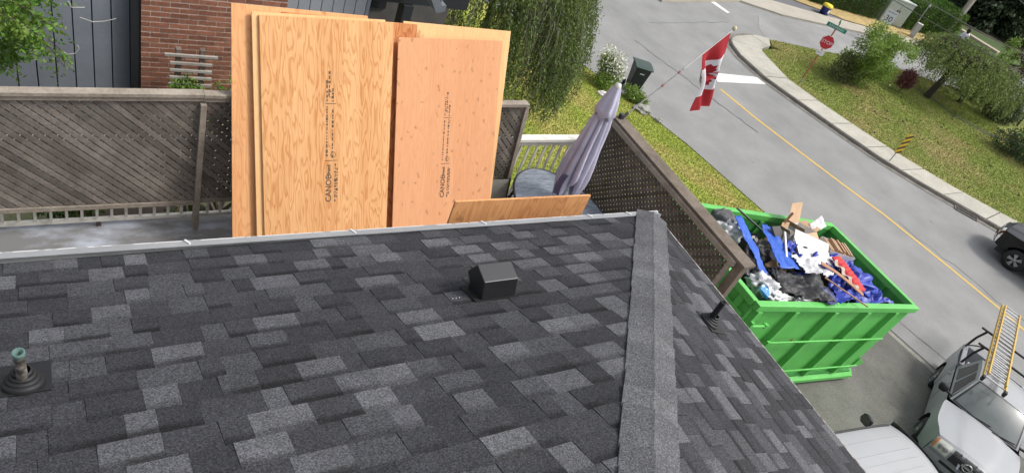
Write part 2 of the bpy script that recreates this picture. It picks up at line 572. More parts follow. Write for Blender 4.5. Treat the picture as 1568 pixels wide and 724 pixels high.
# far pavement, path and dry strip along the cross street
flat('far_pavement', [(20, 20.4), (26.69, 21.81), (27.5, 21.46), (29.19, 20.79), (31.16, 20.52), (35.07, 20.04), (41, 19.2), (41.6, 19.9), (36.72, 20.89), (32.58, 21.81), (30.74, 22.29), (29.84, 22.5), (26, 24.5), (20, 24)], -6.9, mat('far pale concrete', (.4, .37, .31), .9, .1, 1.2, fine=.1, coord='world'), thick=.3)
flat('asphalt_path', [(29.84, 22.55), (30.74, 22.34), (32.58, 21.86), (35.5, 21.3), (34.15, 22.2), (32.5, 23.0), (30, 26), (27, 26)], -6.93, mat('path asphalt', (.15, .15, .155), .9, .1, 1, fine=.1, coord='world'))
flat('dry_grass_verge', [(30, 26), (32.5, 23.05), (34.15, 22.23), (35.5, 21.3), (37.98, 20.7), (41.6, 19.95), (46.5, 19.2), (47, 20.6), (45.27, 21.2), (39.2, 22.5), (34.43, 23.8), (31, 27)], -6.9, M_dry)
flat('side_street', [(24.9, 17.7), (27.5, 17.25), (29.5, 16.95), (31.6, 16.45), (34, 16.06), (38, 14.6), (42, 12.5), (46, 9), (50, 12), (50, 16.5), (46.8, 19.1), (41.3, 19.1), (35, 19.95), (31.1, 20.45), (29.1, 20.7), (27, 20.5), (25.5, 19.0)], -6.992, mat('pale worn road', (.215, .215, .21), .9, .12, .5, col2=(.3, .3, .29), fine=.1, fscale=15, coord='world'))

# near verge lawn and the driveway on the slope
ysl = [6.0 + .5 * i for i in range(36)]
sheet_grid('front_lawn', lambda y: -9, lambda y: xe(y) - .02, ysl, 36, -.02, M_lawn)
sheet_grid('side_garden', lambda y: -9, lambda y: 2.6, [1.5, 2.5, 3.5, 4.5, 6.0], 16, -.02, mat('side garden in painted shade', (.05, .06, .03), .95, .3, 1.2, col2=(.1, .1, .06), fine=.2, fscale=20, coord='world'))  # soil and grass darkened, the shade down here put into the colour
sheet_grid('driveway', lambda y: 1.0, lambda y: xe(y) - .02, [-14, -10, -6, -3, -1, .58, 1.82, 3, 4.5, 6.4], 24, -.004, M_drive)
strip('driveway_kerb', [(14.42, -1.2), (14.33, .58), (14.1, 1.82), (13.95, 3.2), (13.75, 6)], .16, -6.985, mat('kerb concrete', (.26, .25, .21), .9, .2, 4, fine=.2, coord='world'))
strip('gutter_seam', [(14.56, -1.2), (14.47, .58), (14.24, 1.82), (14.09, 3.2), (13.89, 6)], .07, -6.99, M_tar)

# far lawn
lawn = [(24.93, 17.66), (27.52, 17.2), (29.49, 16.9), (31.56, 16.4), (33.93, 16.0), (36, 14.9), (39, 12.6), (41, 11), (44, 6), (44, -9), (35.03, -7.6), (29.73, .48), (28.13, 2.88), (26.93, 4.58), (25.93, 5.88), (25.13, 7.18), (24.33, 8.78), (23.65, 10.38), (23.07, 12.26), (22.68, 14.19), (22.98, 15.58), (23.21, 16.43), (23.33, 16.56), (24.05, 16.7), (24.85, 16.68), (24.5, 17.0)]
flat('far_lawn', lawn, -6.875, M_lawn_dry, thick=.12)
strip('lawn_shadow_strip', [(32.6, 15.2), (33.1, 13.2), (33.1, 11.6), (33.9, 10.4), (35, 9.6)], .34, -6.866, mat('painted tree shadow', (.09, .085, .08), .95, .2, 6, fine=.3, coord='world'))  # dark strip painted on the lawn for the willow's shadow

def in_poly(P, poly):
    x, y = P[:, 0], P[:, 1]
    c = np.zeros(len(P), bool)
    n = len(poly)
    for i in range(n):
        x1, y1 = poly[i]; x2, y2 = poly[(i + 1) % n]
        t = ((y1 > y) != (y2 > y)) & (x < (x2 - x1) * (y - y1) / (y2 - y1 + 1e-12) + x1)
        c ^= t
    return c
def blades(name, P, h, m):
    n = len(P)
    a = nrs.uniform(0, 2 * np.pi, n)
    hh = h * nrs.uniform(.5, 1.4, n)
    w = .009 * nrs.uniform(.7, 1.5, n)
    lean = nrs.normal(size=(n, 2)) * .5 * hh[:, None]
    s = np.stack([np.cos(a) * w, np.sin(a) * w, np.zeros(n)], 1)
    top = P + np.concatenate([lean, hh[:, None]], 1)
    V = np.stack([P - s, P + s, top], 1).reshape(-1, 3)
    return tag(link(name, arr_mesh(name, V, np.arange(3 * n).reshape(-1, 3), m)), kind='stuff')
n = 150000
P = np.stack([nrs.uniform(2.2, 13.8, n), nrs.uniform(5.2, 16, n), np.zeros(n)], 1)
P = P[[p[0] < xe(p[1]) - .03 for p in P]]
P[:, 2] = [gz(p[0], p[1]) - .02 for p in P]
blades('grass', P, .045, M_blade)
n = 170000
P = np.stack([nrs.uniform(22.4, 36, n), nrs.uniform(3, 17.6, n), np.full(n, -6.875)], 1)
P = P[in_poly(P, lawn)]
blades('grass', P, .045, M_blade_dry)
# small dark clods and leaves lying on the far lawn
P = np.stack([nrs.uniform(23, 33, 60), nrs.uniform(5, 16, 60), np.full(60, -6.868)], 1)
P = P[in_poly(P, lawn)]
mb = MB()
for p in P:
    r = rnd.uniform(.02, .06)
    mb.lathe([(0, .05), (r, .03), (r * 1.2, 0)], 5, Matrix.Translation(Vector(p)))
tag(mb.build('debris', mat('dark clods', (.05, .04, .03), .95, .3, 9)), kind='stuff')

# ------------------------------------------------------------------ our house: roof, gutter, walls
S = 5 / 12
K = math.sqrt(1 + S * S)
EXPO = .143
def shingle_mat(name, col):
    m = mat(name, col, .92, .14, 5, spec=.25, coord='world')
    nt = m.node_tree; b = nt.nodes['Principled BSDF']; L = nt.links.new
    src = b.inputs['Base Color'].links[0].from_socket
    uv = _n(nt, 'ShaderNodeUVMap')
    sx = _n(nt, 'ShaderNodeSeparateXYZ'); L(uv.outputs[0], sx.inputs[0])
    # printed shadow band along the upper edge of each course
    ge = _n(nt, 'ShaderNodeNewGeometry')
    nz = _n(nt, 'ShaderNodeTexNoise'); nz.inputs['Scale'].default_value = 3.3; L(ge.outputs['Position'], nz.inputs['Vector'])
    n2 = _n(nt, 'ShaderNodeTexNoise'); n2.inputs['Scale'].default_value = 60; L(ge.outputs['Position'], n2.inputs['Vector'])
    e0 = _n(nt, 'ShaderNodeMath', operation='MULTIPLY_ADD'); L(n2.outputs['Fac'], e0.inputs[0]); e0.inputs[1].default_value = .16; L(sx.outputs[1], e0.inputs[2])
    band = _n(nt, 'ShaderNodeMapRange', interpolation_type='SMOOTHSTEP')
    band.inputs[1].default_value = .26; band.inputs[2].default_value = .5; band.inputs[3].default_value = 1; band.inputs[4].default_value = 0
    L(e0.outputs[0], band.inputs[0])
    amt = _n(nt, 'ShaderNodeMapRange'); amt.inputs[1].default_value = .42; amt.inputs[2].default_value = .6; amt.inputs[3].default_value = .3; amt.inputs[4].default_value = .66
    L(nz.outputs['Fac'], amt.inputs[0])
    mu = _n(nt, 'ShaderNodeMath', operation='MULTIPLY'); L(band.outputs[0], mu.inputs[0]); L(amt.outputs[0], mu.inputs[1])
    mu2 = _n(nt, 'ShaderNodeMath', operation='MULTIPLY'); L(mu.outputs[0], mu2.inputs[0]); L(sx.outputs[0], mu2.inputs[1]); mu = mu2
    # granules: light and dark specks
    vo = _n(nt, 'ShaderNodeTexVoronoi'); vo.inputs['Scale'].default_value = 270; L(ge.outputs['Position'], vo.inputs['Vector'])
    sc = _n(nt, 'ShaderNodeSeparateColor'); L(vo.outputs['Color'], sc.inputs[0])
    gr = _n(nt, 'ShaderNodeMapRange'); gr.inputs[1].default_value = 0; gr.inputs[2].default_value = 1; gr.inputs[3].default_value = .42; gr.inputs[4].default_value = 1.58
    L(sc.outputs[0], gr.inputs[0])
    n4 = _n(nt, 'ShaderNodeTexNoise'); n4.inputs['Scale'].default_value = 110; n4.inputs['Detail'].default_value = 3; L(ge.outputs['Position'], n4.inputs['Vector'])
    g4 = _n(nt, 'ShaderNodeMapRange'); g4.inputs[1].default_value = .3; g4.inputs[2].default_value = .7; g4.inputs[3].default_value = .72; g4.inputs[4].default_value = 1.3
    L(n4.outputs['Fac'], g4.inputs[0])
    m4 = _n(nt, 'ShaderNodeMath', operation='MULTIPLY'); L(gr.outputs[0], m4.inputs[0]); L(g4.outputs[0], m4.inputs[1])
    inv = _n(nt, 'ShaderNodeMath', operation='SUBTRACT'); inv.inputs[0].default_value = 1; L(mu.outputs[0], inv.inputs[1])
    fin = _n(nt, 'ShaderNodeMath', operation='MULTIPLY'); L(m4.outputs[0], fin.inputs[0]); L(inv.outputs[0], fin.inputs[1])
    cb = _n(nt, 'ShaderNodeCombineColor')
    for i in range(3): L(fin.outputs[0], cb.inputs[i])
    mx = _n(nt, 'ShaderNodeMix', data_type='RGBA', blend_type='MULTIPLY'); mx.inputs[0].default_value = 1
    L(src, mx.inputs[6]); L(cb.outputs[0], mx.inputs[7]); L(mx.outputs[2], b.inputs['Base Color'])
    bp = _n(nt, 'ShaderNodeBump'); bp.inputs['Strength'].default_value = .35; bp.inputs['Distance'].default_value = .002
    L(sc.outputs[0], bp.inputs['Height']); L(bp.outputs[0], b.inputs['Normal'])
    return m
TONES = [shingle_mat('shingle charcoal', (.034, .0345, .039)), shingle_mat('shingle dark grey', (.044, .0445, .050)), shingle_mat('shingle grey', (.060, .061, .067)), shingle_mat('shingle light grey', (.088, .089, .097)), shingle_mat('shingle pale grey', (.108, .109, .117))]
TW = [.29, .3, .2, .15, .06]
house = thing('house', 'house below the camera with dark grey shingled hip roof, metal gutter and wide eaves', 'house', (0, 0, 0))
# roof deck under the shingles
mb = MB()
fr = lambda x, d: (x, -d / K, S * d / K - .004)
rt = lambda y, d: (-d / K, y, S * d / K - .004)
mb.add([fr(-7.6, 0), fr(0, 0), fr(-3.4, 3.4 * K), fr(-7.6, 3.4 * K)], [(0, 3, 2, 1)])
mb.add([rt(0, 0), rt(-6.5, 0), rt(-6.5, 3.4 * K), rt(-3.4, 3.4 * K)], [(0, 3, 2, 1)])
roof = mb.build('roof', shingle_mat('roof felt', (.03, .03, .033)), house, fixn=True)
shing_cache = {}
def shingle_mesh(w0, w1, x0, tooth, tone):
    """one exposed shingle: upslope edge [x0, w0], butt edge [x0b.., w1]"""
    key = (round(w0, 4), round(w1, 4), tuple(round(v, 4) for v in x0), tooth, tone)
    if key in shing_cache: return shing_cache[key]
    t0, t1 = .0012, (.0075 if tooth else .0035)
    e = EXPO
    u0, b0 = x0
    V = [(u0, -.004, t0), (w0, -.004, t0), (w1, e, t1), (b0, e, t1), (u0, -.004, -.004), (w0, -.004, -.004), (w1, e, -.001), (b0, e, -.001)]
    F = [(0, 3, 2, 1)[::-1], (3, 7, 6, 2)[::-1], (0, 4, 7, 3)[::-1], (1, 2, 6, 5)[::-1]]
    me = mesh('shingle', V, F, TONES[tone])
    uvl = me.uv_layers.new(name='UVMap')
    for l in me.loops:
        v = V[l.vertex_index]
        uvl.data[l.index].uv = (1 if tooth else .12, 0 if v[1] < 0 else 1)
    me.validate()
    shing_cache[key] = me
    return me
pieces = []
def lay(face):
    for c in range(int(3.1 * K / EXPO)):
        D0 = .03 if face == 'front' else 0
        d1, d0 = (c + 1) * EXPO + D0, c * EXPO + D0                  # upslope and butt distance from the eave
        h1, h0 = -d1 / K, -d0 / K                          # where the hip cuts them
        if face == 'front':
            x = -7.5 - rnd.uniform(0, .3); end1, end0 = h1, h0
        else:
            x = 0; end1, end0 = 6.0, 6.0
        prev = -1; first = True
        tooth = rnd.random() < .5
        while True:
            w = rnd.choice([.085, .1, .12, .14, .15, .16, .18, .19, .2, .22])
            tooth = not tooth if rnd.random() < .85 else tooth
            tone = rnd.choices(range(5), TW)[0]
            if tone >= 3 and rnd.random() < .7: tooth = True
            if tone == prev and rnd.random() < .6: tone = rnd.choices(range(5), TW)[0]
            if tone >= 3 and prev >= 3 and rnd.random() < .75: tone = rnd.choices([0, 1, 2], [.4, .35, .25])[0]
            prev = tone
            gap = .0012
            if face == 'front':
                M = basis((1, 0, 0), (0, 1 / K, -S / K), (0, S / K, 1 / K), (x, -d1 / K, S * d1 / K))
                r1, r0 = end1 - x, end0 - x
                if r1 <= .02: break
                last = x + w > end1 - .03
                me = shingle_mesh(r1 if last else w - gap, r0 if last else w - gap, (0, 0), tooth, tone)
            else:
                if first:
                    yo = h1
                    M = basis((0, -1, 0), (1 / K, 0, -S / K), (S / K, 0, 1 / K), (-d1 / K, yo, S * d1 / K))
                    me = shingle_mesh(w - gap, w - gap, (0, h1 - h0), tooth, tone)
                    x = -h1
                    last = False
                else:
                    if x > 5.6: break
                    M = basis((0, -1, 0), (1 / K, 0, -S / K), (S / K, 0, 1 / K), (-d1 / K, -x, S * d1 / K))
                    me = shingle_mesh(w - gap, w - gap, (0, 0), tooth, tone)
                    last = False
                first = False
            ctr = M @ Vector((w / 2, EXPO / 2, 0))
            v = CR.transposed() @ (ctr - CAM)
            px, py = (v.x / -v.z, v.y / -v.z) if v.z < 0 else (9, 9)
            vis = abs(px) < .74 and abs(py) < .35
            n = (M.to_3x3() @ Vector((0, 0, 1)))
            size = w * EXPO * abs(n.dot((CAM - ctr).normalized())) / (ctr - CAM).length_squared
            pieces.append((size if vis else 0, me, M))
            x += w
            if last: break
lay('front'); lay('right')
pieces.sort(key=lambda t: -t[0])
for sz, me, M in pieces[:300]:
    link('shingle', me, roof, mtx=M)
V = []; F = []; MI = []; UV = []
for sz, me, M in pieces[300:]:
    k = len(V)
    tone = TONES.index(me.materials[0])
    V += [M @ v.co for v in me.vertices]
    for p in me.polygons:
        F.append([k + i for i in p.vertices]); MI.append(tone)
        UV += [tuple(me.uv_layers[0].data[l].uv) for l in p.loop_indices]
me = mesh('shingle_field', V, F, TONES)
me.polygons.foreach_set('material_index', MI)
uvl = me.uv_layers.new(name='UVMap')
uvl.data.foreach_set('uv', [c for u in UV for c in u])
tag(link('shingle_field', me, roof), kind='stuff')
# hip caps
dh = Vector((-1, -1, S)).normalized()
nf = Vector((0, S, 1)).normalized(); nr = Vector((S, 0, 1)).normalized()
wf = nf.cross(dh).normalized(); wf = wf if wf.x < 0 else -wf
wr = nr.cross(dh).normalized(); wr = wr if wr.x > 0 else -wr
M_cap = [shingle_mat('hip cap grey', (.104, .105, .112)), shingle_mat('hip cap mid grey', (.096, .097, .104)), shingle_mat('hip cap light grey', (.124, .125, .133))]
upv = (nf + nr).normalized()
def cap_mesh(m):
    V = []; W = .134
    T0, T1 = .16, -.005                                     # upslope end, butt end (towards the corner)
    for t, lift in ((T0, .008), (T1, .019)):
        c = dh * t + upv * lift
        a, b_ = wf * W + nf * .0, wr * W + nr * .0
        for p in (c + a, c + a * .12 - upv * .002, c, c + b_ * .12 - upv * .002, c + b_):
            V.append(p)
    top = len(V)
    V += [v - upv * .006 for v in V]
    F = [(i, i + 1, i + 6, i + 5) for i in range(4)]
    F += [(5 + i, 6 + i, top + 6 + i, top + 5 + i) for i in range(4)] + [(0, 5, top + 5, top), (4, 9, top + 9, top + 4)]
    me = mesh('hip_cap', V, F, m)
    uvl = me.uv_layers.new(name='UVMap')
    for l in me.loops: uvl.data[l.index].uv = (0, .9)
    bm = bmesh.new(); bm.from_mesh(me); bmesh.ops.recalc_face_normals(bm, faces=bm.faces)
    if bm.faces[0].normal.z < 0: bmesh.ops.reverse_faces(bm, faces=bm.faces)
    bm.to_mesh(me); bm.free()
    return me
caps = [cap_mesh(m) for m in M_cap]
for i in range(31):
    link('hip_cap', caps[rnd.choice([0, 0, 1, 2])], roof, dh * (.055 + .143 * i) + Vector((rnd.uniform(-.004, .004), rnd.uniform(-.004, .004), 0)))
# eave trims, gutter, walls
mb = MB()
prof = [(.078, -.006), (.08, -.1), (.1, -.115), (.122, -.085), (.126, -.025)]
GX0, GX1 = -7.6, .05
V = [(x, y, z) for x in (GX0, GX1) for y, z in prof]
F = [(i, i + 1, i + 6, i + 5) for i in range(4)] + [tuple(range(5, 10))]
mb.add(V, F)
gut = mb.build('gutter', M_grey_metal, house, fixn=True)
gut.location = (0, -.121, .022); gut.rotation_euler = (0, 0, -.013)
mb = MB(); mb.box((GX0, .116, -.026), (GX1, .134, -.017))
mb.build('gutter_lip', mat('peeling white lip', (.6, .6, .59), .6, .1, 9, col2=(.3, .29, .28), c2amt=(.55, .6), coord='world'), gut)
M_lg = mat('light aluminium flashing', (.29, .295, .3), .5, .12, 5, fine=.04)
mb = MB(); mb.add([(GX0, .045, -.004), (GX1 - .03, .045, -.004), (GX1 - .03, .1, -.02), (GX0, .1, -.02), (GX0, .045, -.009), (GX1 - .03, .045, -.009), (GX1 - .03, .1, -.026), (GX0, .1, -.026)], [(0, 1, 2, 3), (7, 6, 5, 4), (3, 2, 6, 7), (1, 5, 6, 2)])
fla = mb.build('drip_flashing', M_lg, house, fixn=True)
fla.location = (0, -.102, .034); fla.rotation_euler = (0, 0, -.013)
me = None
for x in (-3.43, -2.5, -1.58, -.66, -.28, -4.35, -5.3, -6.2, -7.1):
    mb = MB(); mb.bar((.008, .085, .004), (-.012, .127, -.006), .012, .007)
    me = me or mb.mesh('gutter_hanger', mat('white hanger', (.62, .62, .62), .5))
    link('gutter_hanger', me, gut, (x, 0, 0))
mb = MB()
mb.box((.004, -6.5, -.05), (.013, .0, .003))
mb.build('drip_edge', mat('weathered drip edge', (.36, .34, .32), .6, .2, 20, col2=(.14, .1, .08), c2amt=(.46, .6), coord='world'), house, fixn=True)
M_stucco = mat('house stucco', (.35, .33, .3), .9, .1, 4, bump=.2)
mb = MB()
mb.box((-7.6, -.45, -6.2), (-.42, -.4, -.12)).box((-.45, -6.5, -6.8), (-.4, -.4, -.12))
mb.build('wall', M_stucco, house)
mb = MB()
mb.box((-7.6, -.4, -.14), (.004, -.06, -.12)).box((-.4, -6.5, -.14), (.0, -.4, -.121))
mb.build('soffit', M_white_paint, house)
mb = MB(); mb.box((-7.6, -.09, -.119), (-.014, -.07, -.012)).box((-.014, -6.5, -.119), (.0035, -.07, -.012))
mb.build('fascia', M_white_paint, house)

# ------------------------------------------------------------------ roof vent and pipes
M_vent = mat('black painted metal', (.012, .012, .014), .3, .1, 10, spec=.9, coat=.35)
rv = thing('roof_vent', 'square black metal roof vent with sloped hood on the grey shingles', 'roof vent', (-2.075, -.93, S * .93))
o = Vector((-2.075, -.93, S * .93))
prof = [(-.952, .392), (-.913, .507), (-.804, .529), (-.75, .426), (-.80, .39), (-.81, .33)]
mb = MB()
mb.prism([Vector((-2.178, y, z)) - o for y, z in prof], (.208, 0, 0))
mb.build('hood', M_vent, rv, bevel=.004)
Mr = basis((1, 0, 0), (0, 1 / K, -S / K), (0, S / K, 1 / K), (0, 0, 0))
mb = MB(); mb.box((-.14, -.03, .009), (.125, .16, .013), Mr)
mb.build('flange', mat('matt black flashing', (.02, .02, .021), .8, .1, 8, spec=.2), rv)
me = None
for i in range(3):
    mb = MB(); mb.lathe([(0, .003), (.0022, .002), (.003, 0)], 6)
    me = me or mb.mesh('nail_head', M_white)
    link('nail_head', me, rv, Mr @ Vector((-.2 - .02 * i, .04, .0105)))

def vent_pipe(label, loc, Mrot, h, r, pm, rim=None):
    t = thing('vent_pipe', label, 'vent pipe', loc)
    mb = MB(); mb.box((-.085, -.06, .006), (.085, .15, .011), Mrot)
    mb.build('flange', M_black, t, bevel=.002)
    # stepped rubber boot: rings from the tilted base up to the collar
    base_n = Mrot.to_3x3() @ Vector((0, 0, 1))
    for i, (rr, z, th) in enumerate(((.066, .010, .022), (.054, .03, .016), (.043, .046, .014), (.033, .06, .014))):
        c = base_n * z + Vector((0, 0, 0))
        mb = MB()
        q = base_n.lerp(Vector((0, 0, 1)), i / 4).normalized()
        Mq = Matrix.Translation(base_n * z + Vector((0, 0, .0))) @ q.to_track_quat('Z', 'Y').to_matrix().to_4x4()
        mb.lathe([(rr * .98, -.008), (rr, 0), (rr, th * .55), (rr * .93, th * .8), (rr * .78, th * .9)], 24, Mq)
        mb.build('boot_ring', M_rubber, t)
    mb = MB()
    mb.lathe([(r * 1.02, .03), (r * 1.04, h * .5), (r, h * .8), (r * 1.02, h - .012), (r * 1.15, h - .006), (r * 1.15, h), (r * .85, h), (r * .8, h - .08), (0, h - .08)], 18)
    pp_ = mb.build('pipe', pm, t)
    if rim:
        mb = MB(); mb.lathe([(r * .85, h - .03), (r * 1.17, h - .012), (r * 1.19, h + .002), (r * .84, h + .002), (r * .8, h - .03), (0, h - .032)], 18)
        mb.build('pipe_rim', rim, pp_)
    return t
vent_pipe('corroded metal vent pipe with green rim and stepped black boot on the front roof slope', (-4.152, -1.07, S * 1.07), Mr, .2, .017,
          mat('corroded copper', (.07, .06, .05), .6, .3, 26, col2=(.3, .27, .24), c2amt=(.45, .62), metal=.3, bump=.3), mat('green patina', (.09, .16, .14), .7, .2, 20))
Mr2 = basis((0, -1, 0), (1 / K, 0, -S / K), (S / K, 0, 1 / K), (0, 0, 0))
vent_pipe('black vent pipe with black rubber boot on the right roof slope beside the eave', (-.65, -1.27, S * .65), Mr2, .2, .018, M_rubber)
# ------------------------------------------------------------------ deck
DZ = -2.5
M_deck = mat('wet deck with painted reflections', (.18, .18, .178), .35, .1, 1.7, col2=(.4, .43, .49), c2amt=(.47, .64), coord='world', fine=.05, stretch=(1, 2.2, 1))  # pale blue patches put the reflections on the wet floor into the colour
mb = MB(); mb.box((-7.3, -.4, DZ - .2), (2.0, 2.95, DZ))
tag(mb.build('deck_floor', M_deck), kind='structure')
mb = MB(); 
for x in (-6, -3, 0, 1.9):
    mb.box((x - .07, 2.8, gz(x, 2.8) - .2), (x + .07, 2.94, DZ - .2))
tag(mb.build('deck_substructure', M_wood_dark), kind='structure')

def clip_poly(P, n, c):
    """keep points with n.p <= c (2D)"""
    out = []
    for i in range(len(P)):
        a, b = P[i], P[(i + 1) % len(P)]
        da, db = n[0] * a[0] + n[1] * a[1] - c, n[0] * b[0] + n[1] * b[1] - c
        if da <= 0: out.append(a)
        if da * db < 0:
            t = da / (da - db)
            out.append((a[0] + (b[0] - a[0]) * t, a[1] + (b[1] - a[1]) * t))
    return out
slat_cache = {}
def lattice(parent, w, h, M, pitch=.087, sw=.0455, shear=0, th=.008, first=-1, m=None):
    """diagonal lattice w x h in local (x, z), y is depth; each slat its own part; M places it in the parent"""
    for layer, sgn in ((0, first), (1, -first)):
        n = int((w + h) / pitch) + 2
        hw = sw / 2 * math.sqrt(2)
        for i in range(n):
            c = i * pitch - (h if sgn > 0 else 0)
            P = [(0, 0), (w, 0), (w + shear, h), (0, h)]
            P = clip_poly(P, (1, -sgn), c + hw)
            P = clip_poly(P, (-1, sgn), -(c - hw)) if len(P) > 2 else P
            if len(P) < 3: continue
            ar = abs(sum(P[k][0] * P[(k + 1) % len(P)][1] - P[(k + 1) % len(P)][0] * P[k][1] for k in range(len(P)))) / 2
            if ar < 1e-4: continue
            x0 = min(p[0] for p in P); z0 = min(p[1] for p in P)
            key = (layer, th, m.name if m else '', tuple((round(p[0] - x0, 3), round(p[1] - z0, 3)) for p in P))
            if key not in slat_cache:
                b = MB()
                b.prism([(p[0] - x0, 0, p[1] - z0) for p in P], (0, th, 0))
                me = b.mesh('slat', m or M_wood_grey)
                bm = bmesh.new(); bm.from_mesh(me); bmesh.ops.recalc_face_normals(bm, faces=bm.faces); bm.to_mesh(me); bm.free()
                slat_cache[key] = me
            link('slat', slat_cache[key], parent, mtx=M @ Matrix.Translation((x0, layer * th + rnd.uniform(-.0006, .0006), z0)))

def fence_panel(root, x0, x1, y, zb, zt, post_r=True, lean=0, slope=0):
    o = root.location
    mb = MB(); mb.bar((x0 - o.x, y - o.y, zt - o.z), (x1 - o.x, y - o.y, zt + slope - o.z), .09, .035)
    mb.build('top_rail', M_wood_rail, root, bevel=.003)
    mb = MB(); mb.bar((x0 - o.x, y - o.y - .012, zt - .04 - o.z), (x1 - o.x, y - o.y - .012, zt - .04 + slope - o.z), .035, .045)
    mb.build('upper_trim', M_wood_rail, root)
    mb = MB(); mb.bar((x0 - o.x, y - o.y, zb - o.z), (x1 - o.x, y - o.y, zb - o.z), .04, .05)
    mb.build('bottom_rail', M_wood_rail, root, bevel=.003)
    lattice(root, x1 - x0, zt - zb - .06, Matrix.Translation((x0 - o.x, y - o.y - .007, zb + .02 - o.z)), shear=0)

fl = thing('lattice_fence', 'long weathered diagonal lattice privacy screen along the deck, left of the plywood', 'fence', (-3.6, 2.78, DZ))
fence_panel(fl, -4.95, -2.851, 2.78, DZ + .335, -.93, slope=.05)
fence_panel(fl, -2.849, -1.9, 2.78, DZ + .36, -.885)
fence_panel(fl, -7.1, -5.0, 2.78, DZ + .335, -.93)
for x in (-2.85, -4.98, -7.13):
    mb = MB(); mb.box((x - .026 + 3.6, -.05, 0), (x + .026 + 3.6, .03, 1.53))
    mb.build('post', M_wood_rail if x > -4 else M_wood_dark, fl, bevel=.004)
fe = thing('lattice_screen', 'short leaning lattice panel between the plywood and the open white railing', 'fence', (.2, 2.76, DZ))
Me = Matrix.Rotation(R_(-9), 4, 'Y')
mb = MB(); mb.bar((-.5, -.0, 1.61), (.42, -.0, 1.63), .09, .04); mb.build('top_rail', M_wood_rail, fe, bevel=.003)
mb = MB(); mb.bar((.6, 0, .32), (.415, 0, 1.6), .07, .05); mb.build('end_post', M_wood_rail, fe, bevel=.003)
mb = MB(); mb.bar((-.5, 0, .33), (.6, 0, .33), .04, .05); mb.build('bottom_rail', M_wood_rail, fe)
lattice(fe, 1.08, 1.25, Matrix.Translation((-.5, -.007, .35)), shear=-.18)

# right-hand screen along the far end of the deck
fr_ = thing('lattice_fence', 'dark brown fine lattice screen with wide cap rail between roof corner and green container', 'fence', (1.93, 1.35, DZ))
FY0, FY1, FZ = .08, 2.66, -.95
mb = MB(); mb.box((-.06, FY0 - 1.35 - .06, 1.535), (.12, FY1 - 1.35, 1.57)); mb.build('cap_rail', M_wood_dark, fr_, bevel=.004)
mb = MB(); mb.box((-.085, FY0 - 1.35 + .05, 1.47), (-.045, FY1 - 1.35, 1.532)); mb.build('upper_trim', M_wood_rail, fr_, bevel=.003)
mb = MB(); mb.box((-.02, FY0 - 1.35 - .03, 0), (.07, FY0 - 1.35 + .075, 1.532)); mb.build('end_post', M_wood_dark, fr_, bevel=.004)
mb = MB(); mb.box((-.07, FY0 - 1.35 + .085, .02), (-.035, FY0 - 1.35 + .135, 1.468)); mb.build('side_trim', M_wood_rail, fr_)
mb = MB(); mb.box((-.06, FY1 - 1.35 - .09, 0), (.04, FY1 - 1.35 + .0, 1.53)); mb.build('corner_post', M_wood_dark, fr_)
mb = MB(); mb.box((-.07, FY0 - 1.35 + .14, .05), (-.035, FY1 - 1.35 - .09, .1)); mb.build('bottom_rail', M_wood_rail, fr_)
lattice(fr_, FY1 - FY0 - .13, 1.38, Matrix.Translation((-.03, FY0 - 1.35 + .12, .09)) @ Matrix.Rotation(R_(90), 4, 'Z'), pitch=.0805, sw=.0405, th=.011, first=1, m=M_wood_brown)

# white railing behind the lattice
wr_ = thing('white_railing', 'old white balustrade railing of the deck behind the lattice screens', 'railing', (-1.5, 2.88, DZ))
mb = MB(); mb.box((-5.6, -.055, 1.02), (3.36, .055, 1.065)); mb.build('top_rail', M_white_paint, wr_, bevel=.004)
mb = MB(); mb.box((-5.6, -.02, .95), (3.36, .02, 1.018)); mb.build('upper_rail', M_white_paint, wr_)
mb = MB(); mb.box((-5.6, -.02, .06), (3.36, .02, .095)); mb.build('bottom_rail', M_white_paint, wr_, bevel=.003)
mb = MB(); mb.box((-.012, -.012, .095), (.012, .012, .95)); me = mb.mesh('baluster', M_white_paint)
x = -5.558
while x < 3.35:
    link('baluster', me, wr_, (x, 0, 0)); x += .124
mb = MB(); mb.box((-.045, -.045, 0), (.045, .045, 1.01)); me = mb.mesh('post', M_white_paint)
for x in (-5.5, -3.4, 1.05, 3.3): link('post', me, wr_, (x, .06, 0))
mb = MB(); mb.box((-.02, -.02, 0), (.02, .02, .059)); me = mb.mesh('foot', mat('rusty foot', (.06, .045, .04), .8, .3, 30))
for x in (-2.2, .2): link('foot', me, wr_, (x, 0, 0))

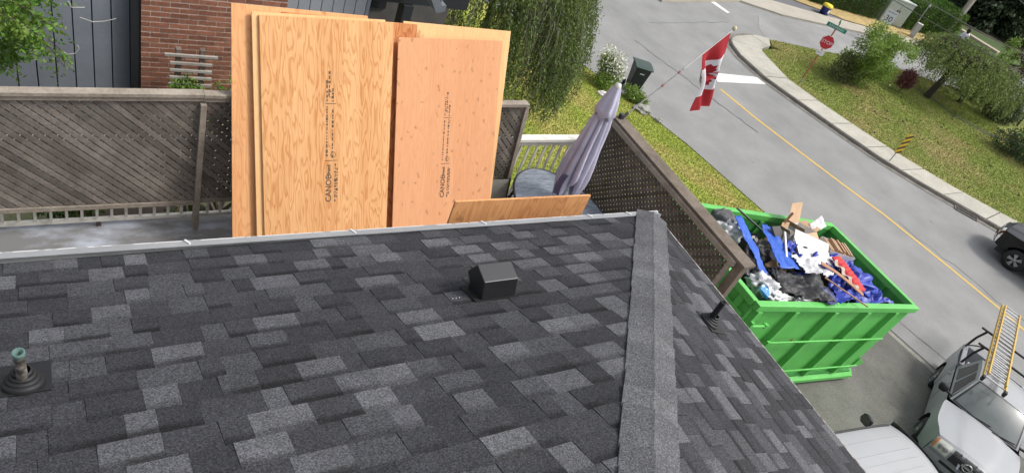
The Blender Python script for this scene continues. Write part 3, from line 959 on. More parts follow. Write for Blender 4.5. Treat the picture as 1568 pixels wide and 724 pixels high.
# ------------------------------------------------------------------ plywood
def ply_mat(name, c1, c2, knots=0, seed=0, scale=1.0, cath=.45):
    m = bpy.data.materials.new(name); m.use_nodes = True
    nt = m.node_tree; b = nt.nodes['Principled BSDF']; L = nt.links.new
    b.inputs['Roughness'].default_value = .75
    b.inputs['Specular IOR Level'].default_value = .25
    tc = _n(nt, 'ShaderNodeTexCoord')
    mp = _n(nt, 'ShaderNodeMapping'); mp.inputs['Location'].default_value = (seed * 3.1, seed * 1.7, seed * 2.3)
    mp.inputs['Scale'].default_value = (4.6 * scale, 3.4, .7 * scale)
    L(tc.outputs['Object'], mp.inputs[0])
    # rotary-cut veneer: contour lines of a smooth stretched field
    nz = _n(nt, 'ShaderNodeTexNoise'); nz.inputs['Scale'].default_value = 1.25; nz.inputs['Detail'].default_value = 3.2; nz.inputs['Roughness'].default_value = .48
    L(mp.outputs[0], nz.inputs['Vector'])
    mu = _n(nt, 'ShaderNodeMath', operation='MULTIPLY'); mu.inputs[1].default_value = 16; L(nz.outputs['Fac'], mu.inputs[0])
    fr = _n(nt, 'ShaderNodeMath', operation='FRACT'); L(mu.outputs[0], fr.inputs[0])
    rp = _n(nt, 'ShaderNodeValToRGB')
    for i, (p, v) in enumerate(((0, .0), (.55, .12), (.86, 1), (1.0, .25))):
        e = rp.color_ramp.elements[i] if i < 2 else rp.color_ramp.elements.new(p)
        e.position = p; e.color = (v, v, v, 1)
    L(fr.outputs[0], rp.inputs[0])
    # fine vertical grain
    mp2 = _n(nt, 'ShaderNodeMapping'); mp2.inputs['Scale'].default_value = (60, 60, 2.2); L(tc.outputs['Object'], mp2.inputs[0])
    n2 = _n(nt, 'ShaderNodeTexNoise'); n2.inputs['Scale'].default_value = 1.6; n2.inputs['Detail'].default_value = 5; L(mp2.outputs[0], n2.inputs['Vector'])
    # broad veneer strips of different tone
    mp3 = _n(nt, 'ShaderNodeMapping'); mp3.inputs['Scale'].default_value = (2.6, 1, .12); mp3.inputs['Location'].default_value = (seed, 0, seed); L(tc.outputs['Object'], mp3.inputs[0])
    n3 = _n(nt, 'ShaderNodeTexVoronoi'); n3.inputs['Scale'].default_value = 1.5; L(mp3.outputs[0], n3.inputs['Vector'])
    s3 = _n(nt, 'ShaderNodeSeparateColor'); L(n3.outputs['Color'], s3.inputs[0])
    a = _n(nt, 'ShaderNodeMath', operation='MULTIPLY_ADD'); L(rp.outputs[0], a.inputs[0]); a.inputs[1].default_value = cath
    g2 = _n(nt, 'ShaderNodeMapRange'); g2.inputs[1].default_value = .3; g2.inputs[2].default_value = .75; g2.inputs[3].default_value = 0; g2.inputs[4].default_value = .38; L(n2.outputs['Fac'], g2.inputs[0])
    L(g2.outputs[0], a.inputs[2])
    a2 = _n(nt, 'ShaderNodeMath', operation='MULTIPLY_ADD'); L(s3.outputs[0], a2.inputs[0]); a2.inputs[1].default_value = .3; L(a.outputs[0], a2.inputs[2])
    mx = _n(nt, 'ShaderNodeMix', data_type='RGBA'); mx.clamp_factor = True
    L(a2.outputs[0], mx.inputs[0]); mx.inputs[6].default_value = (*c1, 1); mx.inputs[7].default_value = (*c2, 1)
    out = mx.outputs[2]
    if knots:
        mp4 = _n(nt, 'ShaderNodeMapping'); mp4.inputs['Scale'].default_value = (1, 1, .75); mp4.inputs['Location'].default_value = (seed * 1.3, 0, seed)
        nd = _n(nt, 'ShaderNodeTexNoise'); nd.inputs['Scale'].default_value = 9; L(tc.outputs['Object'], nd.inputs['Vector'])
        va = _n(nt, 'ShaderNodeVectorMath', operation='MULTIPLY_ADD'); L(nd.outputs['Color'], va.inputs[0]); va.inputs[1].default_value = (.11, 0, .16); L(tc.outputs['Object'], va.inputs[2]); L(va.outputs[0], mp4.inputs[0])
        v = _n(nt, 'ShaderNodeTexVoronoi', voronoi_dimensions='2D'); v.inputs['Scale'].default_value = knots; v.inputs['Randomness'].default_value = 1.0
        sk = _n(nt, 'ShaderNodeSeparateXYZ'); L(mp4.outputs[0], sk.inputs[0]); ck_ = _n(nt, 'ShaderNodeCombineXYZ'); L(sk.outputs[0], ck_.inputs[0]); L(sk.outputs[2], ck_.inputs[1]); L(ck_.outputs[0], v.inputs['Vector'])
        n5 = _n(nt, 'ShaderNodeTexNoise'); n5.inputs['Scale'].default_value = 26; L(tc.outputs['Object'], n5.inputs['Vector'])
        ad = _n(nt, 'ShaderNodeMath', operation='MULTIPLY_ADD'); L(n5.outputs['Fac'], ad.inputs[0]); ad.inputs[1].default_value = .13; L(v.outputs['Distance'], ad.inputs[2])
        kr = _n(nt, 'ShaderNodeMapRange'); kr.inputs[1].default_value = .09; kr.inputs[2].default_value = .16; kr.inputs[3].default_value = .5; kr.inputs[4].default_value = 0; L(ad.outputs[0], kr.inputs[0])
        k2 = _n(nt, 'ShaderNodeMix', data_type='RGBA'); L(kr.outputs[0], k2.inputs[0]); L(out, k2.inputs[6]); k2.inputs[7].default_value = (.22, .10, .04, 1)
        out = k2.outputs[2]
    L(out, b.inputs['Base Color'])
    bp = _n(nt, 'ShaderNodeBump'); bp.inputs['Strength'].default_value = .08; bp.inputs['Distance'].default_value = .004; L(n2.outputs['Fac'], bp.inputs['Height']); L(bp.outputs[0], b.inputs['Normal'])
    return m
M_ink = mat('stamp ink', (.07, .045, .03), .8, .3, 60, col2=(.2, .13, .08))
TILT = R_(66.3)
def ply(label, x0, x1, layer, length, m, dx=0, m_edge=None, z0=DZ + .004, ):
    nrm = Vector((0, -math.sin(TILT), math.cos(TILT)))       # faces the camera
    up = Vector((0, math.cos(TILT), math.sin(TILT)))
    base = Vector(((x0 + x1) / 2, 1.99, z0)) + Vector((0, -layer * .0205 / math.sin(TILT), 0))
    M = basis((1, 0, 0), -nrm, up, base) @ Matrix.Rotation(dx, 4, 'Y')
    o = thing('plywood_sheet', label, 'plywood sheet', base, M.to_3x3(), 'plywood sheets leaning on the lattice fence')
    w = (x1 - x0) / 2
    mb = MB(); mb.box((-w, -.009, .0), (w, .009, length))
    mb.build('panel', m, o, bevel=.0012, seg=1)
    return o, w, length
PA = ply_mat('fir plywood golden', hexc(236, 188, 135), hexc(197, 135, 81), seed=1, cath=.58)
PB = ply_mat('fir plywood orange', hexc(236, 183, 131), hexc(202, 135, 83), seed=2, cath=.35, knots=2.2)
PC = ply_mat('fir plywood pale', hexc(239, 198, 144), hexc(223, 168, 113), seed=3, cath=.25, knots=1.8)
PD = ply_mat('fir plywood pinkish', hexc(227, 172, 128), hexc(204, 139, 97), seed=4, cath=.18, knots=6.0)
PE = ply_mat('fir plywood red brown', hexc(223, 161, 106), hexc(166, 95, 54), seed=5, cath=.5, knots=2.5)
ply('tall orange knotty plywood sheet at the left end of the stack', -2.63, -1.39, 0, 2.60, PB)
ply('pale yellow plywood sheet whose rim shows round the pinkish stamped sheet', -1.02, .235, 0, 2.585, PC)
ply('orange plywood sheet showing as a narrow strip between the two stamped sheets', -2.2, -.88, 1, 2.575, PE)
ply('plywood sheet showing only as a thin pale edge left of the golden stamped sheet', -2.40, -1.16, 2, 2.565, PC, dx=R_(-1.6), z0=DZ + .025)
for q_ in (PA, PB, PC, PD, PE): stain(q_, (.36, .24, .14), 1.7, .6, .74, .35, (1, 1, .6), 7)
oA, wA, lA = ply('golden plywood sheet with bold flame grain and dark stamp, front left of the stack', -2.33, -1.065, 3, 2.55, PA, dx=R_(-1.9), z0=DZ + .03)
oD, wD, lD = ply('pinkish knotty plywood sheet with a dark lumber stamp, front right of the stack', -1.0, .19, 4, 2.47, PD, dx=R_(-2.4), z0=DZ + .035)
def stamp(o, x, z, sc):
    """printed grade stamp reading upwards"""
    M = Matrix(((0, -1, 0, x), (0, 0, -1, -.0104), (1, 0, 0, z), (0, 0, 0, 1))).to_4x4()
    M = basis((0, 0, 1), (-1, 0, 0), (0, -1, 0), (x, -.0098, z))
    st = None
    def put(body, size, u, v, align='LEFT'):
        return link('stamp_text', text_mesh('stamp_text', body, size, M_ink, .0004, align, .0018), o, mtx=M @ Matrix.Translation((u * sc, v * sc, 0)))
    put('CANOE', .105 * sc, 0, 0)
    put('Brand', .062 * sc, .36, 0)
    mb = MB()
    mb.box((.56, -.11, -.0004), (.568, .05, .0006)).box((1.30, -.085, -.0004), (1.308, .05, .0006))
    # illegible small print as broken dashes, ring marks
    for row, (a, b_, w) in enumerate(((.0, .5, -.085), (.05, .46, -.11), (.62, 1.26, .03), (.6, 1.22, -.045), (1.33, 1.62, .03), (1.33, 1.5, -.045), (1.4, 1.7, .0))):
        u = a
        while u < b_:
            l = rnd.uniform(.012, .05)
            h = rnd.choice([.012, .018, .026])
            mb.box((u, w - h / 2, -.0004), (u + l, w + h / 2, .0005)); u += l + rnd.uniform(.008, .03)
    for cu, cv in ((.64, -.055), (1.42, -.02)):
        n = 16
        for k in range(n):
            t = 2 * math.pi * k / n; t2 = 2 * math.pi * (k + .8) / n
            mb.bar((cu + .035 * math.cos(t), cv + .035 * math.sin(t), 0), (cu + .035 * math.cos(t2), cv + .035 * math.sin(t2), 0), .007, .001)
    me = mb.mesh('stamp_print', M_ink)
    link('stamp_print', me, o, mtx=M @ Matrix.Scale(sc, 4))['kind'] = 'stuff'
stamp(oA, .0, .78, .76)
stamp(oD, -.02, .78, .68)
# the sheet standing upright against the gutter
Mv = Matrix.Rotation(R_(1.5), 3, 'X') @ Matrix.Rotation(R_(.6), 3, 'Y')
ov = thing('plywood_sheet', 'tan plywood sheet standing upright just behind the gutter, only its top showing', 'plywood sheet', (-1.055, .24, DZ + .01), Mv.copy())
ov.matrix_world = Matrix.Translation((-1.055, .26, DZ + .01)) @ Matrix.Rotation(R_(-1.2), 4, 'X') @ Matrix.Rotation(R_(.6), 4, 'Y')
mb = MB(); mb.box((-.615, -.009, 0), (.615, .009, 2.435)); mb.build('panel', ply_mat('fir plywood tan with knots', hexc(228, 170, 116), hexc(184, 122, 74), seed=6, cath=.45, knots=2.6), ov, bevel=.0012, seg=1)

# ------------------------------------------------------------------ patio table, chair, umbrella
M_glass = mat('rippled table glass', (.13, .155, .19), .12, .5, 9, col2=(.34, .38, .43), stretch=(1, 5, 1), c2amt=(.35, .7), bump=.25, bscale=14, spec=.8)
M_alu = mat('dark metal frame', (.05, .05, .052), .4, .1, 6, metal=.3)
pt = thing('patio_table', 'oval patio table with rippled grey glass top under the folded umbrella', 'table', (1.03, 1.86, DZ))
def oval(rx, ry, z0, z1, n=48):
    b = MB()
    lo = [(rx * math.cos(2 * math.pi * k / n), ry * math.sin(2 * math.pi * k / n), z0) for k in range(n)]
    return b.prism(lo, (0, 0, z1 - z0))
oval(.56, .82, .712, .72).build('glass_top', M_glass, pt, fixn=True)
mb = MB(); n = 48
mb.tube([(.565 * math.cos(2 * math.pi * k / n), .825 * math.sin(2 * math.pi * k / n), .71) for k in range(n + 1)], .016, 8, cap=False)
mb.build('rim', M_alu, pt)
for i, (sx, sy) in enumerate(((-1, -1), (1, -1), (1, 1), (-1, 1))):
    mb = MB(); mb.tube([(sx * .36, sy * .55, .70), (sx * .4, sy * .6, .3), (sx * .46, sy * .68, 0)], .018, 8); mb.build('leg', M_alu, pt)
ch = thing('patio_chair', 'dark framed patio chair with pale sling seat between the plywood and the oval table', 'chair', (.46, 2.32, DZ), (0, 0, 0), None, .74)
for sx in (-.26, .26):
    mb = MB(); mb.tube([(sx, -.27, 0), (sx, -.25, .62), (sx, .2, .64), (sx, .25, .42), (sx, .32, 0)], .014, 8); mb.build('frame', M_alu, ch)
    mb = MB(); mb.tube([(sx, .2, .4), (sx, .33, .92)], .014, 8); mb.build('back_post', M_alu, ch)
mb = MB(); mb.patch(lambda u, v: (-.25 + .5 * u, -.25 + .47 * v, .42 - .03 * math.sin(v * 3.14) - .02 * v), 6, 6); mb.build('seat', mat('pale sling', (.32, .33, .28), .8, .1, 10), ch)
mb = MB(); mb.patch(lambda u, v: (-.25 + .5 * u, .22 + .11 * v, .42 + .48 * v), 6, 6); mb.build('backrest', mat('sling', (.3, .31, .27), .8, .1, 10), ch)

M_canvas = mat('lilac grey canvas', hexc(190, 188, 206), .85, .06, 5, col2=hexc(174, 172, 192), fine=.06, fscale=160)
um = thing('patio_umbrella', 'folded lilac grey patio umbrella standing through the oval glass table', 'umbrella', (1.09, 2.06, DZ), (R_(0), R_(.4), 0))
mb = MB(); mb.tube([(0, 0, 0), (0, 0, 2.34)], .019, 12); mb.build('pole', mat('white pole', (.55, .55, .53), .4), um)
mb = MB(); mb.lathe([(.24, 0), (.24, .05), (.06, .09), (.04, .3), (0, .3)], 20); mb.build('base', M_alu, um)
mb = MB(); mb.lathe([(0, 2.40), (.03, 2.39), (.042, 2.36), (.045, 2.33), (.03, 2.31)], 14); mb.build('finial', mat('pale cap', (.55, .56, .5), .5), um)
def fold(amp, k, ph=0, tw=.0):
    def f(t, z, i):
        a = k * t + ph + tw * z
        return 1 + amp * min(1, i / 3) * (abs(math.sin(a / 2)) ** .7 * 1.6 - .9) + .06 * math.sin(3 * t + z * 4)
    return f
mb = MB()
prof = [(.045, 2.34), (.062, 2.27), (.078, 2.17), (.096, 2.02), (.114, 1.86), (.13, 1.7), (.146, 1.52), (.162, 1.34), (.172, 1.18), (.17, 1.08), (.15, 1.0), (.125, .96)]
b2 = []
def canopy_fold(t, z, i):
    a = 8 * t + .8 * z
    amp = .42 * min(1, i / 4)
    r = .84 + amp * (abs(math.sin(a / 2)) ** .5 * 1.6 - 1.05) + .05 * math.sin(5 * t + 9 * z)
    return r * (1 + .16 * math.sin(t + .6) * min(1, i / 5) + .07 * math.sin(3 * t + 2 * z))
mb.lathe(prof, 96, fold=canopy_fold)
# ragged hem: drop the points of the last rings unevenly
k = len(mb.v)
for j in range(len(prof) - 4, len(prof)):
    for q in range(96):
        v = mb.v[j * 96 + q]
        t = 2 * math.pi * q / 96
        v.z -= (j - len(prof) + 5) / 4 * (.13 * math.sin(2 * t + 2.2) + .08 * math.sin(4 * t) + .1 * abs(math.sin(4 * t + .4)))
mb.build('canopy', M_canvas, um)
mb = MB()
mb.lathe([(.05, 2.352), (.07, 2.28), (.09, 2.19), (.107, 2.09), (.12, 2.0), (.11, 1.995)], 80, fold=lambda t, z, i: 1 + .13 * min(1, i / 2) * math.sin(6 * t + 1) + .05 * math.sin(2 * t))
for q in range(80):
    t = 2 * math.pi * q / 80
    for j in (4, 5): mb.v[j * 80 + q].z += .035 * math.sin(6 * t + 1)
mb.build('vent_flounce', M_canvas, um)
mb = MB(); mb.patch(lambda u, v: (.0 + .10 * u - .26 - .03 * math.sin(v * 3), -.1 + .06 * math.sin(u * 3), 1.2 - .3 * v), 4, 8); mb.build('strap', mat('dark lilac canvas', hexc(92, 84, 108), .85, .1, 6), um)

# ------------------------------------------------------------------ flag
FP0, FP1 = Vector((1.98, 2.6, -.92)), Vector((3.4, 2.905, .248))
fpd = (FP1 - FP0).normalized(); FPL = (FP1 - FP0).length
fp = thing('flagpole', 'thin slanting flagpole with ball tip fixed to the corner of the dark lattice fence', 'flagpole', FP0)
mb = MB(); mb.tube([(0, 0, 0), fpd * (FPL * .55)], .009, 8); mb.build('lower_pole', mat('grey pole', (.28, .27, .26), .5, .2, 20, metal=.2), fp)
mb = MB(); mb.tube([fpd * (FPL * .55), fpd * FPL], .0095, 8); mb.build('upper_pole', mat('pale pole', (.5, .48, .45), .5), fp)
mb = MB(); mb.lathe([(0, .032), (.02, .027), (.032, 0), (.02, -.027), (0, -.032)], 16, Matrix.Translation(fpd * (FPL + .03))); mb.build('ball', mat('cream ball', (.6, .55, .33), .4), fp)
mb = MB(); mb.tube([fpd * -.03, fpd * .09], .02, 10); mb.box((-.05, -.03, -.03), (.0, .03, .05)); mb.build('bracket', M_alu, fp)
for f in (.35, .5): 
    mb = MB(); mb.tube([fpd * FPL * f, fpd * (FPL * f + .03)], .016, 8); mb.build('collar', mat('red collar', (.3, .1, .08), .6), fp)
# flag cloth: hoist along the pole, fly hanging and blown slightly outward
H0, H1 = FP0 + fpd * (FPL * .985), FP0 + fpd * (FPL * .72)
E0, E1 = Vector((3.74, 2.86, -.88)), Vector((3.30, 2.78, -.92))
M_red = mat('red flag cloth', (.42, .02, .03), .75, .1, 5, trans=.25)
M_fw = mat('white flag cloth', (.72, .70, .74), .75, .05, 5, trans=.25)
def flag_pt(u, v):
    """u along hoist (tip to root), v along fly"""
    h = H0.lerp(H1, u); e = E0.lerp(E1, u)
    p = h.lerp(e, v)
    mid = H0.lerp(H1, .5).lerp(E0.lerp(E1, .5), v)
    pinch = .24 * math.exp(-((v - .5) / .26) ** 2)
    p = p.lerp(mid, pinch)
    p += Vector((.25, -.85, .2)) * (.04 * math.sin((u - .08) * 9.4) * math.exp(-((v - .52) / .3) ** 2))
    nrm = Vector((.35, -.85, .2))
    s = math.sin(math.pi * v) * .5 + v * .5
    p += nrm * (.075 * math.sin(u * 6.5 + v * 3.2) * s + .03 * math.sin(u * 13 + 2 + v * 5) * s)
    p += Vector((.12, .05, 0)) * (math.sin(v * math.pi) * (.35 - u) * .3)
    return p
fg = tag(bpy.data.objects.new('flag', None), 'red and white maple leaf flag hanging from the slanting white pole over the road', 'flag')
fg.location = H0; COL.objects.link(fg)
def band(name, v0, v1, m):
    b = MB(); b.patch(lambda u, v: flag_pt(u, v0 + (v1 - v0) * v) - H0, 28, 14)
    return b.build(name, m, fg)
band('red_band', 0, .27, M_red); band('white_band', .27, .73, M_fw); band('red_band', .73, 1, M_red)
leafp = [(0, 1), (-.14, .74), (-.33, .84), (-.25, .42), (-.5, .62), (-.55, .5), (-.86, .56), (-.76, .33), (-.95, .22), (-.48, -.18), (-.54, -.32), (-.06, -.24), (-.08, -.72), (.08, -.72), (.06, -.24), (.54, -.32), (.48, -.18), (.95, .22), (.76, .33), (.86, .56), (.55, .5), (.5, .62), (.25, .42), (.33, .84), (.14, .74)]
def leaf_side(sg):
    b = bmesh.new()
    vs = [b.verts.new((x * .17, 0, y * .36)) for x, y in leafp]
    f = b.faces.new(vs)
    bmesh.ops.triangulate(b, faces=[f])
    bmesh.ops.subdivide_edges(b, edges=b.edges, cuts=2)
    for v in b.verts:
        # leaf stem points along the hoist side; leaf axis runs along u
        v_, u_ = .5 + v.co.x * 1.05, .5 - v.co.z * 1.05
        p = flag_pt(u_, v_)
        du = flag_pt(u_ + .01, v_) - p; dv = flag_pt(u_, v_ + .01) - p
        n = du.cross(dv).normalized()
        v.co = p + n * .003 * sg - H0
    me = bpy.data.meshes.new('maple_leaf'); b.to_mesh(me); b.free()
    me.materials.append(M_red)
    link('maple_leaf', me, fg)
leaf_side(1); leaf_side(-1)

# ------------------------------------------------------------------ neighbouring house
nb = thing('neighbour_house', 'neighbouring house with grey vertical siding, red brick wall and dark porch', 'house', (-2.2, 5.7, -4.3))
NO = Vector((-2.2, 5.7, -4.3))
WY = 5.6
M_mortar = mat('mortar', (.68, .59, .5), .95, .1, 20, fine=.1, coord='world')
M_brick = objrand(mat('red brown brick', (.23, .092, .056), .9, .2, 14, col2=(.31, .135, .085), fine=.2, fscale=70, bump=.2, coord='world'), .28)
M_siding = objrand(mat('slate grey siding', (.215, .24, .28), .6, .08, 2, fine=.04, fscale=30, coord='world'), .07)
M_groove = mat('siding groove', (.025, .03, .036), .8, .1, 5)
M_trim_shade = mat('charcoal trim and corner shade', (.02, .022, .026), .6, .1, 5)
def nbox(name, a, b, m, bevel=0):
    mb = MB(); mb.box(Vector(a) - NO, Vector(b) - NO); return mb.build(name, m, nb, bevel=bevel)
bx0, bx1 = -3.03, -1.36
bw = nbox('brick_wall', (bx0, WY + .012, -4.6), (bx1, WY + .5, 1.2), M_mortar)
bl, bh = .199, .052
mb = MB(); mb.box((0, -.007, 0), (bl, .02, bh)); full = mb.mesh('brick', M_brick)
bm = bmesh.new(); bm.from_mesh(full); bmesh.ops.recalc_face_normals(bm, faces=bm.faces); bm.to_mesh(full); bm.free()
halfs = {}
for r in range(30):
    z = -3.1 + r * .0695
    x = bx0 + (.0 if r % 2 else -.105)
    while x < bx1 - .02:
        a, b_ = max(x, bx0), min(x + bl, bx1)
        me = full
        if b_ - a < bl - .001:
            key = round(b_ - a, 3)
            if key not in halfs:
                mb = MB(); mb.box((0, -.007, 0), (b_ - a, .02, bh)); halfs[key] = mb.mesh('brick', M_brick)
            me = halfs[key]
        if b_ - a > .03:
            link('brick', me, bw, Vector((a, WY + .012 + rnd.uniform(-.002, .002), z)) - NO)
        x += bl + .0125
nbox('siding_backing', (-7.5, WY + .16, -4.6), (bx0 - .002, WY + .4, 1.2), M_groove)
nbox('siding_backing', (bx1 + .002, WY + .09, -4.6), (-.29, WY + .35, 1.2), M_groove)
nbox('corner_strip', (bx0 - .108, WY + .02, -4.6), (bx0 - .003, WY + .158, 1.2), M_trim_shade)  # added dark strip: shadow beside the proud brick put into colour
nbox('corner_strip', (-.29, WY + .06, -4.6), (-.24, WY + .36, 1.2), M_siding)
mb = MB(); mb.box((0, 0, 0), (.182, .03, 5.7)); sp = mb.mesh('siding_panel', M_siding)
x = bx0 - .112 - .182
while x > -7.4:
    link('siding_panel', sp, nb, Vector((x, WY + .128, -4.55)) - NO); x -= .196
mb = MB(); mb.box((0, 0, 0), (.142, .03, 5.7)); sp = mb.mesh('siding_panel', objrand(mat('siding with painted light', (.33, .36, .39), .6, .06, 2, fine=.04, fscale=30, coord='world'), .05))  # lighter copy of the siding, with brighter light put into its colour
x = bx1 + .006
while x < -.4:
    link('siding_panel', sp, nb, Vector((x, WY + .058, -4.55)) - NO); x += .152
# porch recess with beam, and the eave that comes down to the right
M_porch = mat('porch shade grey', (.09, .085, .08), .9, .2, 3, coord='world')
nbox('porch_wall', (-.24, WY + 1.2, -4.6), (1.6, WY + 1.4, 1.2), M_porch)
nbox('porch_beam', (-.23, WY + .5, -1.45), (1.5, WY + .62, -1.25), M_trim_shade)
nbox('porch_post', (.45, WY + .45, -4.6), (.6, WY + .66, -1.46), M_trim_shade)
nbox('porch_window', (-.1, WY + 1.17, -1.9), (.5, WY + 1.205, -1.0), mat('dark window', (.02, .022, .025), .1))
mb = MB()
rp = [Vector((.1, WY - .35, -.32)), Vector((.62, WY - .35, -1.12)), Vector((.62, WY + 2.6, -1.12)), Vector((.1, WY + 2.6, -.32)), ]
mb.prism([Vector(p) - NO for p in ((.0, WY - .3, -.15), (.56, WY - .3, -1.02), (.60, WY - .3, -.97), (.06, WY - .3, -.1))], (0, 2.8, 0))
nr_ = mb.build('roof', mat('dark grey roofing', (.05, .05, .054), .85, .2, 20, coord='world'), nb, fixn=True)
mb = MB(); mb.prism([Vector(p) - NO for p in ((-.03, WY - .36, -.25), (.53, WY - .36, -1.12), (.60, WY - .36, -1.02), (.04, WY - .36, -.15))], (0, .05, 0))
mb.build('fascia', mat('blue grey fascia', (.16, .18, .2), .6, .1, 4), nb, fixn=True)
mb = MB(); mb.prism([Vector(p) - NO for p in ((.55, WY - .35, -1.13), (.66, WY - .35, -1.08), (.66, WY - .35, -1.0), (.58, WY - .35, -1.0))], (0, 2.85, 0))
mb.build('gutter', mat('blue grey gutter', (.15, .17, .19), .5, .1, 4), nb, fixn=True)

# trellis in front of the brick wall
tr = thing('trellis', 'small weathered grey wooden trellis standing against the red brick wall behind the fence', 'trellis', (-2.52, WY - .3, -4.3))
M_tr = mat('trellis wood', (.3, .28, .25), .85, .2, 6, col2=(.42, .4, .36), bump=.1)
for x in (-.14, .13):
    mb = MB(); mb.box((x - .03, -.04, 0), (x + .03, .04, 2.36)); mb.build('post', M_wood_dark, tr)
for i, z in enumerate((2.3, 2.19, 2.09, 1.99, 1.89, 1.79)):
    w = (.3, .24, .24, .24, .25, .25)[i]
    mb = MB(); mb.bar((-w, -.055, z), (w, -.055, z - .012), .03, .03); mb.build('slat', M_tr, tr, fixn=True)
pb = thing('planter_box', 'terracotta brown planter box on the ground seen under the lattice fence', 'planter', (-3.3, 4.2, gz(-3.3, 4.2)))
mb = MB(); mb.box((-.55, -.3, 0), (.55, .3, .75)); mb.build('box', mat('terracotta brown', (.14, .075, .05), .85, .2, 5, bump=.1), pb, bevel=.02)
mb = MB(); mb.box((-.5, -.25, .7), (.5, .25, .755)); mb.build('soil', mat('soil', (.05, .04, .03), .95, .3, 12), pb)
# ------------------------------------------------------------------ plants
M_birch = mat('birch leaves', (.09, .145, .028), .7, .2, 1.2, col2=(.17, .225, .06), island=.35, coord='world', trans=.3)
M_bright = mat('bright green leaves', (.15, .25, .035), .6, .2, 2, col2=(.24, .34, .07), island=.35, coord='world', trans=.35)
M_locust = mat('locust leaves', (.09, .2, .022), .55, .2, 3, col2=(.2, .33, .055), island=.35, coord='world', trans=.35)
M_willow = mat('willow leaves', (.12, .18, .045), .7, .2, .7, col2=(.24, .3, .095), island=.35, coord='world', trans=.3)
M_hedge = mat('hedge leaves', (.035, .085, .012), .7, .2, .6, col2=(.08, .15, .022), island=.4, coord='world', trans=.2)
M_darkleaf = mat('dark evergreen leaves', (.02, .04, .014), .75, .3, .25, col2=(.055, .085, .03), island=.4, coord='world', trans=.15)
M_shrub = mat('dark shrub leaves', (.03, .062, .018), .7, .3, 1, col2=(.07, .11, .035), island=.4, coord='world', trans=.2)
M_purple = mat('purple leaves', (.11, .03, .032), .7, .3, 1.2, col2=(.2, .075, .065), island=.4, coord='world', trans=.25)
M_plum = mat('plum tree leaves', (.035, .022, .022), .7, .3, .6, col2=(.09, .05, .045), island=.4, coord='world', trans=.2)
M_flower = mat('white blossoms', (.66, .66, .6), .7, .1, 4, island=.12, coord='world', trans=.2)

def limb_tree(b, base, top, r0, r1, n=6, bend=.1):
    pts = []
    base, top = Vector(base), Vector(top)
    off = Vector((rnd.uniform(-1, 1), rnd.uniform(-1, 1), 0)) * bend * (top - base).length
    for i in range(n + 1):
        t = i / n
        pts.append(base.lerp(top, t) + off * math.sin(math.pi * t))
    b.tube(pts, [r0 + (r1 - r0) * i / n for i in range(n + 1)], 7)
    return pts

